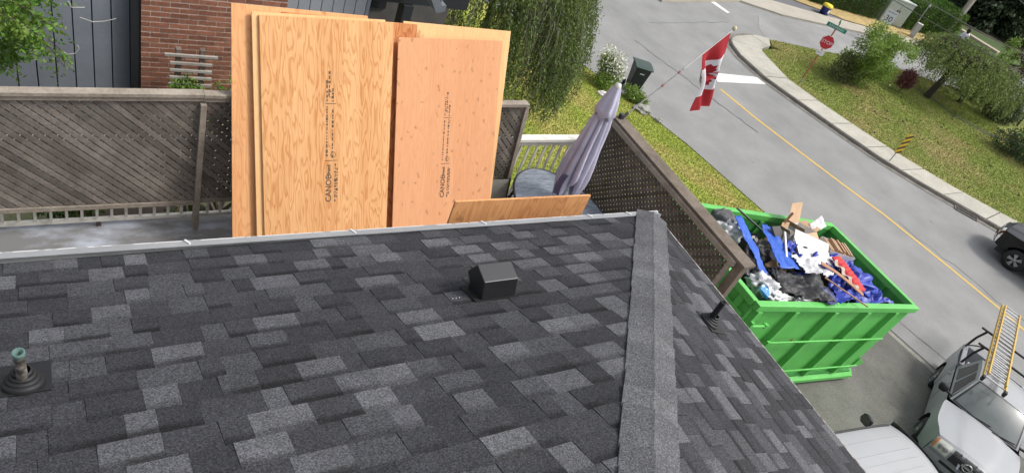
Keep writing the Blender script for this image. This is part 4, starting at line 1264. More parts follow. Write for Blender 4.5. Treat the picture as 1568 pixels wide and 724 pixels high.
def weeping(name, label, cat, base, H, RX, nst, lmin, lmax, leafm, barkm, leaf=.075, r0=.16, skew=(0, 0), step=.05, low=.3, dome=.62, rag=.25, group=None, clump=0):
    t = thing(name, label, cat, base, group=group)
    rg = random.Random(hash(round(base[0] * 100)) % 999)
    mb = MB()
    top = Vector((skew[0] * .6, skew[1] * .6, H * .8))
    tr_ = limb_tree(mb, (0, 0, -.2), top, r0, r0 * .35, 8, .06)
    mb.build('trunk', barkm, t)
    mb = MB()
    ends = []
    for i in range(26):
        a = rg.uniform(0, 2 * math.pi); rr = RX * rg.uniform(.45, .9)
        z0 = H * rg.uniform(.4, .75)
        s = Vector((0, 0, -.2)).lerp(top, min(1, z0 / (H * .8)))
        e = Vector((skew[0] + rr * math.cos(a), skew[1] + rr * math.sin(a), H * (dome + (.98 - dome) * math.sqrt(max(0, 1 - (rr / RX) ** 2)))))
        mid = s.lerp(e, .5) + Vector((0, 0, .12 * H))
        mb.tube([s, s.lerp(mid, .5) + Vector((0, 0, .05)), mid, mid.lerp(e, .5) + Vector((0, 0, .04 * H)), e], [.05 * r0 / .16, .042 * r0 / .16, .03 * r0 / .16, .02 * r0 / .16, .008], 5)
        ends.append(e)
    mb.build('limb', barkm, t)
    P = []; D = []
    tw = MB()
    cl_ = [(rg.uniform(0, 2 * math.pi), math.sqrt(rg.uniform(.02, 1.0)), rg.uniform(.55, 1.15), rg.uniform(-.6, .3)) for _ in range(clump)]
    for i in range(nst):
        a = rg.uniform(0, 2 * math.pi); q = math.sqrt(rg.uniform(.02, 1.0)); rr = RX * q * rg.uniform(.85, 1.12)
        lk = 1; dz = 0
        if clump:
            ca, cq, lk, dz = cl_[i % clump]
            cx_, cy_ = cq * math.cos(ca) + rg.gauss(0, .1), cq * math.sin(ca) + rg.gauss(0, .1)
            a = math.atan2(cy_, cx_); q = min(1, math.hypot(cx_, cy_)); rr = RX * q
        zt = H * (dome + (1 - dome) * math.sqrt(max(0, 1 - min(1, (rr / RX)) ** 2))) + rg.uniform(-.15, .1) * H * .3
        x, y = skew[0] + rr * math.cos(a), skew[1] + rr * math.sin(a)
        zt += dz * .5
        ln = rg.uniform(lmin, lmax) * (.55 + .6 * q) * lk
        ln = min(ln, zt - low - rg.uniform(0, .5) * rag * H * .6)
        if ln < .2: continue
        ox, oy = math.cos(a) * rg.uniform(.05, .28), math.sin(a) * rg.uniform(.05, .28)
        n = max(4, int(ln / step)); ph = rg.uniform(0, 6); pts = []
        for k in range(n):
            s = k / n
            px = x + ox * math.sin(min(1, s * 2.2) * 1.57) + .05 * math.sin(ph + s * 7)
            py = y + oy * math.sin(min(1, s * 2.2) * 1.57) + .05 * math.cos(ph * 1.3 + s * 6)
            pz = zt + .1 * math.sin(min(1, s * 4) * 3.14) - ln * s
            pts.append((px, py, pz))
            for _ in range(2 if s < .75 else 1):
                P.append((px + rg.gauss(0, .035), py + rg.gauss(0, .035), pz + rg.gauss(0, .02)))
                D.append((rg.gauss(0, .5), rg.gauss(0, .5), -1))
        if i % 3 == 0: tw.tube(pts[::3] if len(pts) > 6 else pts, .004, 3, cap=False)
    V, F = leaves(np.array(P), leaf, np.array(D), asp=.33, jitter=.35)
    c = link('crown', arr_mesh('crown', V, F, leafm), t)
    c['kind'] = 'stuff'
    if tw.v: tw.build('twigs', barkm, t)
    return t

def bushy(name, label, cat, base, clumps, n, leaf, leafm, barkm, trunk=None, shell=.35, group=None, jit=.8, stems=0):
    """clumps: list of (x,y,z,rx,ry,rz) relative to base"""
    t = thing(name, label, cat, base, group=group)
    P, d = blob_points([c[:3] for c in clumps], [c[3:] for c in clumps], n, shell)
    V, F = leaves(P, leaf, d * .6 + np.array([0, 0, -.15]), asp=.5, jitter=jit)
    c = link('foliage' if not trunk else 'crown', arr_mesh('crown', V, F, leafm), t)
    c['kind'] = 'stuff'
    mb = MB()
    if trunk:
        limb_tree(mb, (0, 0, -.15), trunk[:3], trunk[3], trunk[3] * .5, 6, .05)
    mb2 = MB()
    st = Vector(trunk[:3]) * .8 if trunk else Vector((0, 0, 0))
    for cl in clumps[:12]:
        limb_tree(mb2, st + Vector((rnd.uniform(-.05, .05), rnd.uniform(-.05, .05), -.05)), (cl[0], cl[1], cl[2] + cl[5] * .3), (trunk[3] * .5 if trunk else .03), .01, 5, .1)
    if trunk: mb.build('trunk', barkm, t)
    mb2.build('branches' if trunk else 'stems', barkm, t)
    return t

# weeping birch on the verge
weeping('weeping_birch', 'large weeping birch with hanging light green strands behind the plywood', 'tree', (4.9, 10.4, gz(4.9, 10.4)), 5.0, 2.65, 3000, 1.0, 3.6, M_birch, mat('birch bark', (.25, .23, .2), .8, .3, 6, col2=(.4, .38, .34)), leaf=.07, r0=.13, step=.043, low=.8, dome=.55, clump=105, skew=(-.35, .2))
# weeping willow on the far lawn
weeping('weeping_willow', 'weeping willow with feathery grey green strands and leaning dark trunk on the far lawn', 'tree', (32.7, 13.35, -6.87), 3.0, 2.4, 560, .7, 1.9, M_willow, M_dark_bark, leaf=.13, r0=.2, skew=(.55, -.1), step=.075, low=1.0, dome=.6, rag=.5)
weeping('weeping_willow', 'second weeping willow drooping low to the ground right of the leaning dark trunk', 'tree', (35.4, 13.0, -6.87), 2.45, 2.4, 520, .8, 1.8, M_willow, M_dark_bark, leaf=.13, r0=.14, skew=(.3, .1), step=.075, low=.35, dome=.62)
# bushy light green tree beside the stop sign
cl = [(rnd.gauss(.45, .75), rnd.gauss(.1, .5), rnd.uniform(.6, 2.6)) for _ in range(34)]
cl = [(x, y, z, rnd.uniform(.28, .55), rnd.uniform(.28, .5), rnd.uniform(.25, .5)) for x, y, z in cl] + [(-.1, 0, .35, .5, .45, .4), (.1, .1, .9, .6, .5, .5), (.5, .1, 1.6, .7, .6, .6), (-.6, .2, 1.1, .5, .4, .45), (1.0, .2, 2.0, .6, .5, .5)]
bushy('bushy_tree', 'loose bright green many stemmed tree right of the stop sign', 'tree', (27.3, 13.95, -6.87), cl, 15000, .1, M_bright, M_bark, shell=.1)
bushy('leafy_shrub', 'low brownish green shrub at the foot of the loose bright green tree', 'shrub', (26.5, 14.2, -6.87), [(-.5, .1, .6, .6, .4, .45), (.1, .0, .5, .5, .4, .5), (-.2, .2, 1.0, .45, .4, .4)], 3000, .1, mat('olive leaves', (.09, .11, .03), .7, .3, 2, island=.4, coord='world'), M_bark)
bushy('purple_maple', 'small dark red rounded maple between the bright green tree and the willow', 'tree', (30.5, 13.6, -6.87), [(0, 0, .75, .42, .4, .36), (.1, .1, .95, .3, .3, .25), (-.2, 0, .55, .3, .3, .25), (.25, 0, .5, .25, .25, .25)], 3000, .09, M_purple, M_bark, trunk=(.05, 0, .5, .035))
bushy('round_shrub', 'dark rounded shrub under the right edge of the willows', 'shrub', (36.9, 11.6, -6.87), [(0, 0, .55, .95, .8, .62), (.4, -.2, .6, .6, .6, .5), (-.5, .1, .5, .5, .5, .45)], 5200, .09, mat('grey green shrub', (.03, .055, .022), .7, .3, 1, col2=(.075, .1, .05), island=.4, coord='world'), M_dark_bark, shell=.75)
bushy('spreading_shrub', 'large dark green glossy shrub at the right edge of the far lawn', 'shrub', (33.6, 8.3, -6.87), [(0, 0, .6, 1.1, .9, .65), (.9, -.7, .6, 1.1, .9, .65), (-.6, .7, .5, .7, .7, .5), (1.6, -1.5, .6, 1.2, 1.0, .65), (.2, .6, .7, .7, .6, .5), (2.6, -2.6, .6, 1.2, 1, .6)], 11000, .1, M_shrub, M_dark_bark, shell=.75)
bushy('plum_tree', 'dark purple leaved tree at the right edge beyond the willows', 'tree', (40.3, 12.2, -6.87), [(rnd.gauss(.8, 1.0), rnd.gauss(.3, .8), rnd.uniform(1.7, 3.9), .7, .7, .5) for _ in range(20)], 9000, .13, M_plum, M_dark_bark, trunk=(.1, .1, 1.5, .09))
bushy('yellow_green_tree', 'small yellow green tree below the dark purple leaved tree', 'tree', (38.3, 11.0, -6.87), [(rnd.gauss(.3, .6), rnd.gauss(.2, .5), rnd.uniform(1.2, 1.9), .5, .5, .35) for _ in range(10)], 3600, .11, mat('yellow green leaves', (.11, .13, .025), .7, .3, 1, col2=(.2, .2, .05), island=.4, coord='world', trans=.3), M_dark_bark, trunk=(.15, 0, 1.1, .05))
bushy('thin_shrub', 'spindly pale green shrub behind the willows, in front of the pale kerb', 'shrub', (45.5, 16.6, -6.9), [(rnd.gauss(.3, .5), rnd.gauss(0, .5), rnd.uniform(.5, 2.0), .32, .3, .35) for _ in range(12)], 2200, .12, M_bright, M_bark, shell=.1)
bushy('leafy_shrub', 'green shrub covering the lawn right behind the weeping willows', 'shrub', (38.4, 13.4, -6.87), [(0, 0, .5, 1.3, 1.0, .55), (1.2, .3, .5, 1.0, .9, .5), (-1.0, .3, .45, .8, .8, .45)], 6000, .12, M_willow, M_bark, shell=.6)

def hedge(name, label, pts, w, h, n, leaf, m):
    """clipped hedge along a polyline"""
    t = thing(name, label, 'hedge', (*pts[0], -6.9))
    P = []; D = []
    seg = [(Vector((*a, 0)), Vector((*b, 0))) for a, b in zip(pts, pts[1:])]
    tot = sum((b - a).length for a, b in seg)
    mb = MB()
    o = Vector((*pts[0], 0))
    for a, b in seg:
        d = (b - a); L_ = d.length; d.normalize(); nn = Vector((-d.y, d.x, 0))
        mb.prism([a - o - nn * w * .42, b - o - nn * w * .42, b - o + nn * w * .42, a - o + nn * w * .42], (0, 0, h * .95))
        for _ in range(int(n * L_ / tot)):
            s = rnd.uniform(-.1, L_ + .1); side = rnd.random()
            if side < .42: q = (rnd.uniform(-.5, .5) * w, h * (1 + rnd.gauss(0, .02))); nd = (0, 0, 1)
            else:
                sg = -1 if side < .85 else 1
                q = (sg * w * .5 * (1 + rnd.gauss(0, .05)), rnd.uniform(0, 1) * h); nd = (nn.x * sg, nn.y * sg, .3)
            bul = 1 + .05 * math.sin(s * 2.1) + .04 * math.sin(s * 5.3)
            p = a + d * s + nn * q[0] * bul - o
            P.append((p.x, p.y, q[1] * bul)); D.append(nd)
        for e, sg in ((a, -1), (b, 1)):
            for _ in range(int(n * w / tot * .7)):
                p = e + d * sg * (.1 + rnd.gauss(0, .03)) + nn * rnd.uniform(-.5, .5) * w - o
                P.append((p.x, p.y, rnd.uniform(0, h))); D.append((d.x * sg, d.y * sg, .3))
    mb.build('core', M_darkleaf, t)
    V, F = leaves(np.array(P), leaf, np.array(D, float), asp=.6, jitter=.8)
    c = link('foliage', arr_mesh('foliage', V, F, m), t); c['kind'] = 'stuff'
    return t
hedge('hedge', 'long dark clipped hedge behind the dry grass strip and the yellow topped bin', [(29.5, 28.5), (34.8, 23.9), (39.6, 22.9)], 1.6, 1.5, 14000, .1, M_hedge)
hedge('hedge', 'square clipped bright green hedge right of the pale green utility cabinet', [(41.6, 22.3), (46.3, 21.3)], 1.7, 1.75, 9000, .1, mat('fresh hedge leaves', (.05, .13, .012), .7, .2, .6, col2=(.11, .21, .025), island=.35, coord='world', trans=.25))

# dark trees standing beyond
for i, (x, y, h, r, dsc) in enumerate(((55, 28.5, 9, 3.8, 'dark conifer beyond the street, behind the square hedge and utility pole'), (62, 31, 11, 4.2, 'tall dark conifer at the far top right, deepest in shade'), (68, 27, 10, 4.2, 'dark spreading conifer beyond the green strip at the right edge'), (51, 33, 10, 4, 'dark conifer beyond the long clipped hedge'), (64, 20.5, 9, 4, 'dark conifer at the right edge, above the purple leaved tree'), (59, 24.5, 9, 3.8, 'dark low branched conifer directly beyond the shaded green strip'), (75, 31, 11, 5, 'farthest dark conifer, at the top right corner'))):
    t = thing('conifer', dsc, 'tree', (x, y, -6.95), group='dark conifers beyond the street')
    mb = MB(); mb.tube([(0, 0, 0), (0, 0, h * .5), (0, 0, h)], [.35, .22, .04], 8); mb.build('trunk', M_dark_bark, t)
    P = []; D = []; bb = MB()
    nb_ = 150
    for k in range(nb_):
        z = h * (.06 + .92 * k / nb_); L_ = r * (1 - .93 * (z / h)) * rnd.uniform(.7, 1.15); a = k * 2.4 + rnd.uniform(-.3, .3)
        e = Vector((math.cos(a), math.sin(a), -.22)) * L_
        bb.tube([(0, 0, z), Vector((0, 0, z)) + e], [.05, .01], 4, cap=False)
        for _ in range(int(40 + 110 * L_ / r)):
            s = rnd.random() ** .7
            p = Vector((0, 0, z)) + e * s + Vector((rnd.gauss(0, .22), rnd.gauss(0, .22), rnd.gauss(-.12, .16)))
            P.append(p); D.append((math.cos(a), math.sin(a), -.6))
    bb.build('branches', M_dark_bark, t)
    V, F = leaves(np.array(P), .4, np.array(D), asp=.5, jitter=.6)
    c = link('crown', arr_mesh('crown', V, F, M_darkleaf), t); c['kind'] = 'stuff'
flat('green_strip', [(46.4, 20.9), (48.5, 19.2), (51.5, 18.0), (55, 18.8), (55.5, 20.5), (52.6, 23.3), (49, 23.6)], -6.86, mat('shaded lawn', (.05, .085, .02), .95, .2, .6, fine=.2, fscale=10, coord='world'))
flat('forest_floor', [(46, 23), (52, 26.5), (60, 27.5), (66, 23), (62, 18), (80, 14), (110, 40), (60, 60), (36, 40)], -6.88, mat('dark forest floor', (.03, .035, .02), .95, .3, .5, coord='world'))

# branch with compound leaves hanging in at the upper left
lt = thing('locust_tree', 'bright green locust branches with compound leaves hanging in front of the grey siding', 'tree', (-5.9, 4.5, -4.1))
o = Vector((-5.9, 4.5, -4.1))
mb = MB(); limb_tree(mb, (0, 0, -.2), (.1, .1, 4.6), .09, .05, 8, .04); mb.build('trunk', M_bark, lt)
P = []; D = []; bb = MB()
def hitpt(px, py, y):
    d = CR @ Vector(((px - 784), -(py - 362), -1076.9))
    return CAM + d * ((y - CAM.y) / d.y)
branches = [((-10, 20), (30, 28), (60, 62)), ((-20, -10), (40, 5), (75, 40)), ((-20, 40), (15, 50), (38, 68)), ((-10, 60), (8, 80), (20, 92)), ((-20, -20), (20, -12), (78, 2)), ((40, 5), (62, 55), (98, 80)), ((-20, 10), (10, 12), (30, 20)), ((60, 55), (80, 75), (99, 104)), ((-20, 70), (0, 85), (5, 108)), ((-10, 30), (20, 40), (50, 45)), ((-10, 0), (20, 20), (40, 50))]
for j, br in enumerate(branches):
    yy = 4.3 + .09 * j
    # branch way points stand in a plane a little in front of the siding
    pts = [hitpt(*q, yy + .1 * i) - o for i, q in enumerate(br)]
    fine = []
    for i in range(13):
        t = i / 12; a = pts[0].lerp(pts[1], t); b_ = pts[1].lerp(pts[2], t); fine.append(a.lerp(b_, t))
    bb.tube([Vector((.1, .1, 4.2)).lerp(fine[0], .7), fine[0]] + fine[1:], [.012] + [.010 - .007 * i / 12 for i in range(13)], 5)
    for i in range(1, 13):
        for _ in range(3 if j not in (5, 7, 8) else 1):
            # a compound leaf: leaflets in pairs along a small stalk
            d = Vector((rnd.gauss(0, 1), rnd.gauss(0, .7), rnd.gauss(-.5, .6))).normalized()
            side = d.cross(Vector((rnd.gauss(0, 1), rnd.gauss(0, 1), 1))).normalized()
            L_ = rnd.uniform(.12, .22)
            for q in range(6):
                for sg in (-1, 1):
                    p = fine[i] + d * L_ * (.2 + .8 * q / 5) + side * sg * .012
                    P.append(p); D.append((d * .35 + side * sg))
bb.build('branches', M_bark, lt)
for pl in (((93, 76), (103, 84), (116, 82), (121, 74), (118, 69)), ((104, 2), (110, 12), (130, 12)), ((122, 27), (142, 34), (160, 33), (178, 29))):
    tw = MB(); tw.tube([hitpt(x_, y_, 5.5) - o for x_, y_ in pl], .006, 5)
    tw.build('dry_twig', mat('pale dry twig', (.42, .42, .4), .8, .1, 9), lt)
V, F = leaves(np.array(P), .052, np.array(D), asp=.5, jitter=.15)
c = link('crown', arr_mesh('crown', V, F, M_locust), lt); c['kind'] = 'stuff'
# plants growing between fence and neighbour wall
for k, (x, y, h, lab) in enumerate(((-2.5, 5.1, 2.15, 'small green climbing shrub in front of the trellis slats'), (-2.12, 5.05, 2.2, 'small light green shrub between trellis and plywood'), (-3.9, 3.9, 1.15, 'low dark green plant seen under the left part of the lattice fence'), (-2.75, 3.7, 1.1, 'low green plant seen under the lattice fence beside its post'))):
    g = gz(x, y)
    bushy('garden_shrub', lab, 'shrub', (x, y, g), [(rnd.gauss(0, .13), rnd.gauss(0, .1), h * rnd.uniform(.6, 1), .16, .14, .16) for _ in range(9)], 1100, .055, M_locust if k < 2 else M_hedge, M_bark, shell=.1, group='shrubs between fence and neighbour house')
# white flowering shrub, rocks and bin by the road
fx, fy = 11.75, 13.2
bushy('flowering_shrub', 'green shrub covered in white blossoms next to the black wheeled bin', 'shrub', (fx - .15, fy - .3, gz(fx, fy)), [(0, 0, .45, .4, .36, .45), (-.15, .15, .85, .3, .3, .35), (.2, .1, .6, .3, .3, .35), (-.3, -.2, .35, .35, .35, .35)], 3800, .09, M_bright, M_bark, shell=.4)
P, d = blob_points([(0, 0, .65), (-.12, .2, 1.05), (.22, .12, .8), (-.05, .1, .85), (.2, -.05, .5)], [.44, .38, .38, .42, .33], 1100, .85)
P = P[(P[:, 2] > .5)]
V, F = leaves(P, .085, None, asp=.9, jitter=1)
bpy.data.objects['flowering_shrub']
link('blossoms', arr_mesh('blossoms', V, F, M_flower), bpy.data.objects['flowering_shrub'])['kind'] = 'stuff'
bushy('leafy_plant', 'small leafy green plant at the foot of the black wheeled bin', 'plant', (12.35, 12.3, gz(12.35, 12.3)), [(0, 0, .25, .3, .3, .25), (.2, -.2, .2, .25, .25, .2), (.35, -.3, .12, .2, .2, .15)], 900, .1, M_bright, M_bark)
def rock(label, loc, r, m, group=None):
    bm = bmesh.new(); bmesh.ops.create_icosphere(bm, subdivisions=3, radius=1)
    ph = rnd.uniform(0, 9)
    for v in bm.verts:
        c = v.co.copy()
        f = 1 + .16 * math.sin(c.x * 3 + ph) * math.cos(c.y * 4 + ph) + .09 * math.sin(c.z * 7 + c.x * 5 + ph) + .05 * math.sin(c.y * 13 + ph)
        v.co = Vector((c.x * r[0], c.y * r[1], c.z * r[2])) * f
    me = bpy.data.meshes.new('rock'); bm.to_mesh(me); bm.free(); me.materials.append(m)
    return tag(link('rock', me, loc=loc), label, 'rock', group)
M_rock = mat('pale grey rock', (.2, .2, .185), .9, .2, 4, col2=(.34, .33, .3), bump=.5, bscale=12, coord='world')
rock('pale grey boulder on the grass edge below the wheeled bin', (12.35, 11.55, gz(12.35, 11.55) + .08), (.34, .24, .16), M_rock, 'boulders on the verge')
rock('smaller grey boulder at the road side end of the boulder row', (12.75, 11.05, gz(12.75, 11.05) + .05), (.16, .13, .08), M_rock, 'boulders on the verge')
rock('small white stone lying under the birch beside the flowering shrub', (10.9, 12.1, gz(10.9, 12.1) + .05), (.2, .12, .1), mat('white stone', (.55, .53, .5), .8), None)

# wheeled bin
wb = thing('wheeled_bin', 'black wheeled refuse bin with green lid at the road edge beside the white blossoms', 'bin', (12.85, 12.9, -7.0), (0, 0, R_(-25)))
mb = MB()
def ring(w, d, z): return [(-w, -d, z), (w, -d, z), (w, d, z), (-w, d, z)]
V = ring(.2, .22, .08) + ring(.28, .3, .95) + ring(.31, .33, .96) + ring(.31, .33, 1.0)
mb.add(V, [(3, 2, 1, 0)] + [(4 * k + i, 4 * k + (i + 1) % 4, 4 * k + 4 + (i + 1) % 4, 4 * k + 4 + i) for k in range(3) for i in range(4)])
mb.build('body', mat('black bin plastic', (.02, .022, .026), .5, .2, 4), wb, bevel=.015)
mb = MB(); mb.patch(lambda u, v: (-.32 + .64 * u, -.36 + .72 * v, 1.0 + .03 * math.sin(v * 3.14) ** .7), 8, 10); mb.box((-.32, -.36, .985), (.32, .36, 1.0)); mb.build('lid', mat('green lid', (.035, .06, .048), .45, .2, 3), wb)
mb = MB(); mb.tube([(-.28, .36, .96), (.28, .36, .96)], .018, 8); mb.build('handle', M_black, wb)
for sx in (-.27, .27):
    mb = MB(); mb.lathe([(.0, -.03), (.1, -.03), (.11, 0), (.1, .03), (0, .03)], 16, Matrix.Translation((sx, .26, .11)) @ Matrix.Rotation(R_(90), 4, 'Y')); mb.build('wheel', M_rubber, wb)
mb = MB(); mb.box((-.08, -.296, .76), (.08, -.28, .79)); mb.build('sticker', M_white, wb)

# ------------------------------------------------------------------ signs and street furniture
M_signred = mat('stop sign red', (.5, .02, .03), .5, .05, 4)
M_signwhite = mat('sign white', (.7, .7, .7), .5, .03, 4)
M_signgreen = mat('street sign green', (.02, .22, .14), .5, .1, 6)
M_redpost = mat('red painted post', (.38, .075, .045), .6, .15, 8, col2=(.28, .08, .05))
M_galv = mat('galvanised steel', (.33, .34, .34), .5, .1, 10, metal=.4)
st = thing('stop_sign', 'red octagonal stop sign on a red post at the corner of the far lawn', 'stop sign', (23.09, 13.85, -6.87))
face = Vector((-.75, -.66, 0)).normalized()
fr_x = Vector((0, 0, 1)).cross(face).normalized()      # to the right of the reader
mb = MB(); mb.tube([(0, 0, 0), (0, 0, .25)], .03, 8); mb.build('post_base', M_galv, st)
mb = MB(); mb.tube([(0, 0, .25), (0, 0, 2.62)], .028, 8); mb.build('post', M_redpost, st)
def plate(parent, name, outline, z, m, th=.008, off=.035):
    b = MB()
    b.prism([Vector((0, 0, z)) + fr_x * x + Vector((0, 0, 1)) * y + face * off for x, y in outline], face * th)
    return b.build(name, m, parent, fixn=True)
octa = lambda r: [(r * .84 * math.cos(R_(22.5 + 45 * k)), r * .9 * math.sin(R_(22.5 + 45 * k))) for k in range(8)]
plate(st, 'sign_border', octa(.35), 1.98, M_signwhite, .006)
sp_ = plate(st, 'sign_face', octa(.325), 1.98, M_signred, .006, .040)
Mt = basis(fr_x, (0, 0, 1), face, Vector((0, 0, 1.98)) + face * .0475)
link('sign_text', text_mesh('sign_text', 'STOP', .19, M_signwhite, .001), st, mtx=Mt)
plate(st, 'lower_plate', [(-.16, -.1), (.16, -.1), (.16, .1), (-.16, .1)], 1.5, M_signwhite)
mb = MB(); mb.box((-.02, -.012, 0), (.02, .012, .008), basis(fr_x, (0, 0, 1), face, Vector((0, 0, 1.5)) + face * .044)); mb.box((-.1, -.012, 0), (-.05, .012, .008), basis(fr_x, (0, 0, 1), face, Vector((0, 0, 1.5)) + face * .044)); mb.build('plate_print', mat('dark print', (.05, .05, .05), .6), st)
ss = thing('street_sign', 'pair of crossed green street name blades mounted above the stop sign', 'street sign', (23.09, 13.85, -4.25))
for k, (dx, z) in enumerate(((Vector((.62, -.78, 0)), .02), (Vector((.80, .60, 0)), .24))):
    dx.normalize(); nn = Vector((dx.y, -dx.x, 0)); nn = nn if nn.dot(face) > 0 else -nn
    B = basis(dx, (0, 0, 1), nn, Vector((0, 0, z)))
    mb = MB(); mb.box((-.42, -.09, -.005), (.42, .09, .005), B); bl_ = mb.build('blade', M_signgreen, ss, fixn=True)
    mb = MB()
    u = -.32
    while u < .3:
        l = rnd.uniform(.04, .07); mb.box((u, -.045, .0051), (u + l, .045, .007), B); u += l + .03
    mb.build('lettering', mat('pale lettering', (.35, .5, .45), .6), bl_, fixn=True)
    mb = MB()
    for y0, y1 in ((-.088, -.08), (.08, .088)): mb.box((-.41, y0, .0051), (.41, y1, .0065), B)
    mb.build('border', M_signwhite, bl_, fixn=True)
# hazard marker
hz = thing('hazard_marker', 'narrow yellow hazard marker with dark slanting stripes on a short post beside the pavement', 'hazard sign', (23.0, 8.55, -6.87))
mb = MB(); mb.tube([(0, 0, 0), (0, 0, 1.2)], .022, 8); mb.build('post', M_galv, hz)
f0, x0_ = face, fr_x
face = Vector((-.32, -.95, 0)).normalized(); fr_x = Vector((0, 0, 1)).cross(face).normalized()
plate(hz, 'board', [(-.15, -.42), (.15, -.42), (.15, .42), (-.15, .42)], .82, mat('sign yellow', (.62, .40, .01), .5, .06, 4), .006, .03)
for k in range(-2, 4):
    pts = [(-.15, -.42 + .24 * k - .12), (.15, -.42 + .24 * k + .18 - .12), (.15, -.42 + .24 * k + .29 - .12), (-.15, -.42 + .24 * k + .11 - .12)]
    pts = clip_poly(clip_poly(pts, (0, 1), .415), (0, -1), .415)
    if len(pts) > 2: plate(hz, 'stripe', pts, .82, mat('dark stripe', (.06, .045, .02), .6), .002, .0365)
# speed limit sign
face = Vector((-.80, -.6, 0)).normalized(); fr_x = Vector((0, 0, 1)).cross(face).normalized()
sl = thing('speed_sign', 'white speed limit sign reading 30 standing behind the bright green tree, before the cabinet', 'speed sign', (35.2, 18.95, -6.9))
mb = MB(); mb.tube([(0, 0, 0), (0, 0, 1.9)], .03, 8); mb.build('post', M_galv, sl)
plate(sl, 'board', [(-.3, -.38), (.3, -.38), (.3, .38), (-.3, .38)], 1.5, M_signwhite)
M_blk = mat('black sign print', (.02, .02, .02), .6)
Bs = basis(fr_x, (0, 0, 1), face, Vector((0, 0, 1.5)) + face * .045)
link('sign_text', text_mesh('sign_text', '30', .42, M_blk, .001), sl, mtx=Bs @ Matrix.Translation((0, -.1, 0)))
link('sign_text', text_mesh('sign_text', 'MAXIMUM', .105, M_blk, .001), sl, mtx=Bs @ Matrix.Translation((0, .25, 0)))
face, fr_x = f0, x0_
# yellow topped blue can
cn = thing('blue_bin', 'small round blue bin with bright yellow top on the verge of the cross street', 'bin', (33.8, 21.75, -6.9))
mb = MB(); mb.lathe([(0, 0), (.25, 0), (.27, .42), (.29, .44)], 20); mb.build('body', mat('blue plastic', (.015, .025, .16), .45, .1, 4), cn)
mb = MB(); mb.lathe([(.29, .44), (.3, .47), (.3, .52), (.25, .58), (0, .6)], 20); mb.build('lid', mat('yellow plastic', (.75, .6, .03), .5, .1, 4), cn)
mb = MB(); mb.box((-.1, -.278, .15), (.06, -.262, .33)); mb.build('label', M_white, cn)
# utility cabinet
uc = thing('utility_cabinet', 'pale grey green steel utility cabinet between the two clipped hedges', 'utility cabinet', (40.9, 22.3, -6.9), (0, 0, R_(-28)))
M_cab = mat('cabinet green grey', (.36, .42, .37), .6, .08, 3, col2=(.43, .49, .44), coord='world')
mb = MB(); mb.box((-.8, -.7, 0), (.8, .7, 1.5)); mb.build('body', M_cab, uc, bevel=.02)
mb = MB(); mb.box((-.84, -.74, 1.5), (.84, .74, 1.58)); mb.build('lid', mat('cabinet top', (.5, .55, .5), .6, .06, 3), uc, bevel=.02)
for s_ in (-.4, .4):
    mb = MB(); mb.box((s_ - .37, -.715, .08), (s_ + .37, -.7, 1.44)); d_ = mb.build('door', M_cab, uc, bevel=.004)
    mb = MB(); mb.box((s_ * .2 - .03, -.74, .75), (s_ * .2 + .03, -.716, .95)); mb.build('handle', M_alu, d_)
mb = MB(); mb.box((-.9, -.8, -.05), (.9, .8, .0)); mb.build('plinth', M_kerb, uc)
# posts and poles
up = thing('utility_pole', 'pale double timber utility pole behind the square clipped hedge', 'utility pole', (45.6, 20.75, -6.9))
M_pole = mat('pale pole wood', (.3, .28, .24), .85, .2, 4, col2=(.4, .37, .32))
mb = MB(); mb.tube([(0, 0, 0), (.02, 0, 9.5)], [.15, .11], 10); mb.build('pole', M_pole, up)
mb = MB(); mb.tube([(.42, .1, 0), (.4, .1, 9.0)], [.13, .1], 10); mb.build('brace_pole', M_pole, up)
mb = MB(); mb.box((-.9, -.06, 8.2), (.9, .06, 8.34)); mb.build('cross_arm', M_pole, up)
po = thing('guard_post', 'short square pale post standing in the dry verge before the square hedge', 'post', (41.2, 20.3, -6.9), (0, 0, .5))
mb = MB(); mb.box((-.16, -.16, 0), (.16, .16, .85)); mb.build('post', mat('pale grey post', (.42, .42, .4), .8, .1, 3), po, bevel=.02)
mb = MB(); mb.box((-.17, -.17, .85), (.17, .17, .89)); mb.build('cap', mat('post cap', (.5, .5, .47), .8), po, bevel=.01)
pp = thing('sign_post', 'thin grey steel post leaning slightly in front of the square hedge', 'post', (41.9, 20.9, -6.9))
mb = MB(); mb.tube([(0, 0, 0), (.0, .05, 1.9)], .035, 8); mb.build('post', M_galv, pp)
mb = MB(); mb.box((-.1, -.02, 1.75), (.1, .02, 1.9)); mb.build('plate', M_galv, pp)
lp = thing('street_lamp', 'grey street lamp post rising behind the square hedge next to the utility pole', 'street lamp', (47.8, 24.2, -6.9))
mb = MB(); mb.tube([(0, 0, 0), (0, 0, 6)], [.09, .06], 10); mb.build('post', M_galv, lp)
mb = MB(); mb.tube([(0, 0, 5.9), (-.5, -.3, 6.2), (-1.2, -.7, 6.3)], .04, 8); mb.build('arm', M_galv, lp)
mb = MB(); mb.box((-1.7, -1.0, 6.25), (-1.15, -.65, 6.36)); mb.build('lamp_head', M_galv, lp, bevel=.02)
